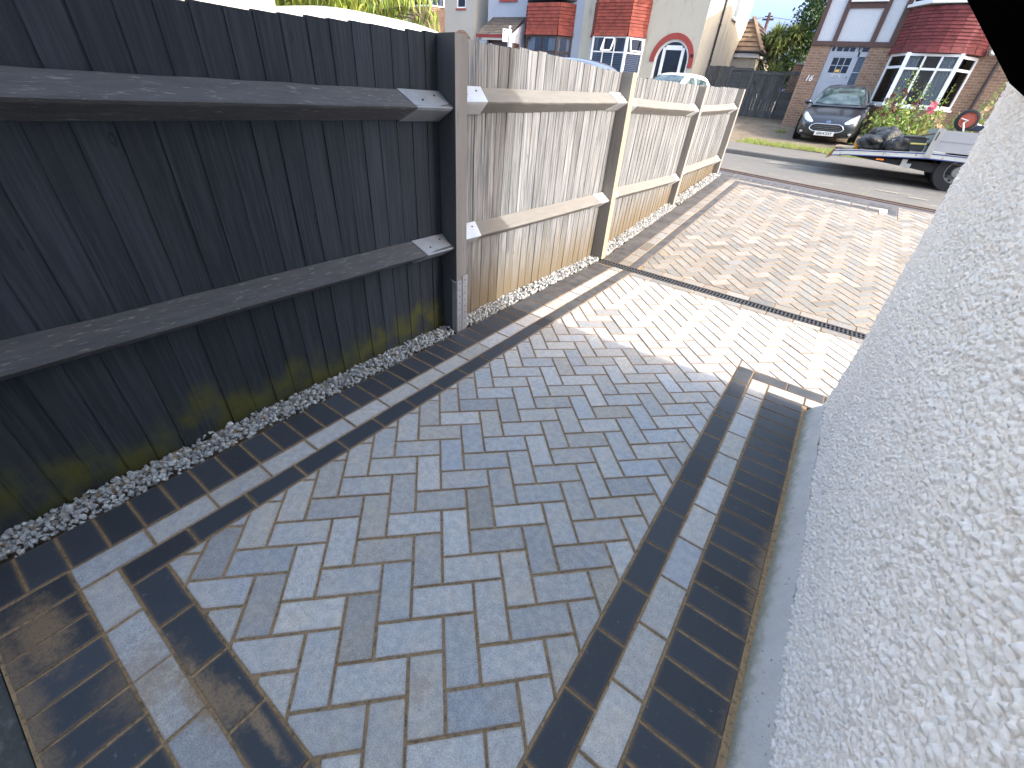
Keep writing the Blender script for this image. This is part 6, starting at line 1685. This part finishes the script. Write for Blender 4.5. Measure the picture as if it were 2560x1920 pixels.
# grass of the verge
def grass(name, regions, n, hgt):
    mb = MB(); tot = sum((r[1] - r[0]) * (r[3] - r[2]) for r in regions)
    for (x0, x1, y0, y1) in regions:
        k = int(n * (x1 - x0) * (y1 - y0) / tot); X_ = rng.uniform(x0, x1, k); Y_ = rng.uniform(y0, y1, k); nz_ = vnoise(X_ / .25, Y_ / .25, 91) + .5 * vnoise(X_ / .08, Y_ / .08, 92)
        ed = np.minimum.reduce([X_ - x0, x1 - X_, Y_ - y0, y1 - Y_]); kk = nz_ + np.clip(ed / .25, 0, 1) * .6 > .85
        X_, Y_ = X_[kk], Y_[kk]; k = len(X_); Z_ = np.array([ground_z(a, b) for a, b in zip(X_, Y_)])
        H_ = hgt * rng.uniform(.4, 1.2, k) * (0.6 + .6 * nz_[kk]); w_ = .006; an = rng.uniform(0, 6.28, k); lx, ly = rng.normal(0, .35, k) * H_, rng.normal(0, .35, k) * H_
        dx, dy = np.cos(an) * w_, np.sin(an) * w_
        V = np.stack([np.stack([X_ - dx, Y_ - dy, Z_], -1), np.stack([X_ + dx, Y_ + dy, Z_], -1), np.stack([X_ + lx, Y_ + ly, Z_ + H_], -1)], 1).reshape(-1, 3)
        b = len(mb.v); mb.v.extend(V.tolist()); mb.f.extend([(b + 3 * i, b + 3 * i + 1, b + 3 * i + 2) for i in range(k)]); mb.c.extend(gcols(k, .3, .18)); mb.m.extend([0] * k)
    o = mb.build(name, m_grass); o['kind'] = 'stuff'; return o
grass('verge_grass', [(-1.35, 1.0, 15.85, 17.0), (1.0, 5.5, 15.4, 17.2), (-9, -4.8, 15.9, 17.0), (-0.9, -0.6, 19.5, 20.0)], 26000, .085)
m_verge = M('verge_ground', (0.16, 0.17, 0.07), 0.95, 0.3, 3, 60, 0.6, 0.01, col2=(0.24, 0.20, 0.12), c2lo=.5, c2hi=.6)
def vpatch(x0, x1, y0, y1):
    nx, ny = max(2, int((x1 - x0) / .25)), 5; V = []; F = []
    for i in range(nx + 1):
        for j in range(ny + 1):
            x = x0 + (x1 - x0) * i / nx; y = y0 + (y1 - y0) * j / ny; V.append((x, y, ground_z(x, y) + .004))
    for i in range(nx):
        for j in range(ny): a = i * (ny + 1) + j; F.append((a, a + ny + 1, a + ny + 2, a + 1))
    return V, F
mb = MB(); mb.add(*vpatch(-1.3, 0.95, 15.9, 16.95)); mb.add(*vpatch(1.1, 5.5, 15.5, 17.1)); struct(mb.build('verge', m_verge))

# ------------------------------------------------------------------ loose pieces become parts of their own
def comps(me):
    n = len(me.vertices); par = list(range(n))
    def find(a):
        while par[a] != a: par[a] = par[par[a]]; a = par[a]
        return a
    for e in me.edges:
        a, b = find(e.vertices[0]), find(e.vertices[1])
        if a != b: par[a] = b
    return [find(i) for i in range(n)]
SPLIT = {'screw': 'screw', 'bay_corner_post': 'bay_corner_post', 'flowers': 'flower', 'wiper': 'wiper', 'screw_holes': 'screw_hole', 'bracket': 'bracket', 'batten': 'batten', 'curtain': 'curtain', 'crossarm': 'crossarm', 'fork': 'fork', 'fascia': 'fascia', 'gutter': 'gutter', 'chassis': 'chassis_beam', 'mudguard': 'mudguard', 'cab': 'cab', 'repair_angle': 'repair_angle', 'porch_wall': 'porch_wall'}
for o in list(COL.objects):
    base = o.name.split('.')[0]
    if o.type != 'MESH' or base not in SPLIT or o.parent is None: continue
    me = o.data; root = comps(me); keys = sorted(set(root))
    if len(keys) < 2 or len(keys) > 60: continue
    if base == 'flowers':   # petals of one flower share its middle: join by nearness
        cen = {}
        for i, r in enumerate(root): cen.setdefault(r, []).append(me.vertices[i].co)
        first = {r: v[0] for r, v in cen.items()}; grp = {}
        for r in keys:
            for g in grp.values():
                if (first[g] - first[r]).length < 1e-4: grp[r] = g; break
            else: grp[r] = r
        root = [grp[r] for r in root]; keys = sorted(set(root))
    cols = np.empty(len(me.loops) * 4, dtype=np.float32); me.color_attributes['col'].data.foreach_get('color', cols); cols = cols.reshape(-1, 4)
    for k in keys:
        mp = {}; mb = MB()
        for i, r in enumerate(root):
            if r == k: mp[i] = len(mb.v); mb.v.append(tuple(me.vertices[i].co))
        for pl in me.polygons:
            if root[pl.vertices[0]] == k: mb.f.append(tuple(mp[v] for v in pl.vertices)); mb.c.append(tuple(cols[pl.loop_start][:3])); mb.m.append(pl.material_index)
        if not mb.f: continue
        q = mb.build(SPLIT[base], list(me.materials)); q.parent = o.parent; q.matrix_parent_inverse = o.matrix_parent_inverse.copy()
    bpy.data.objects.remove(o)
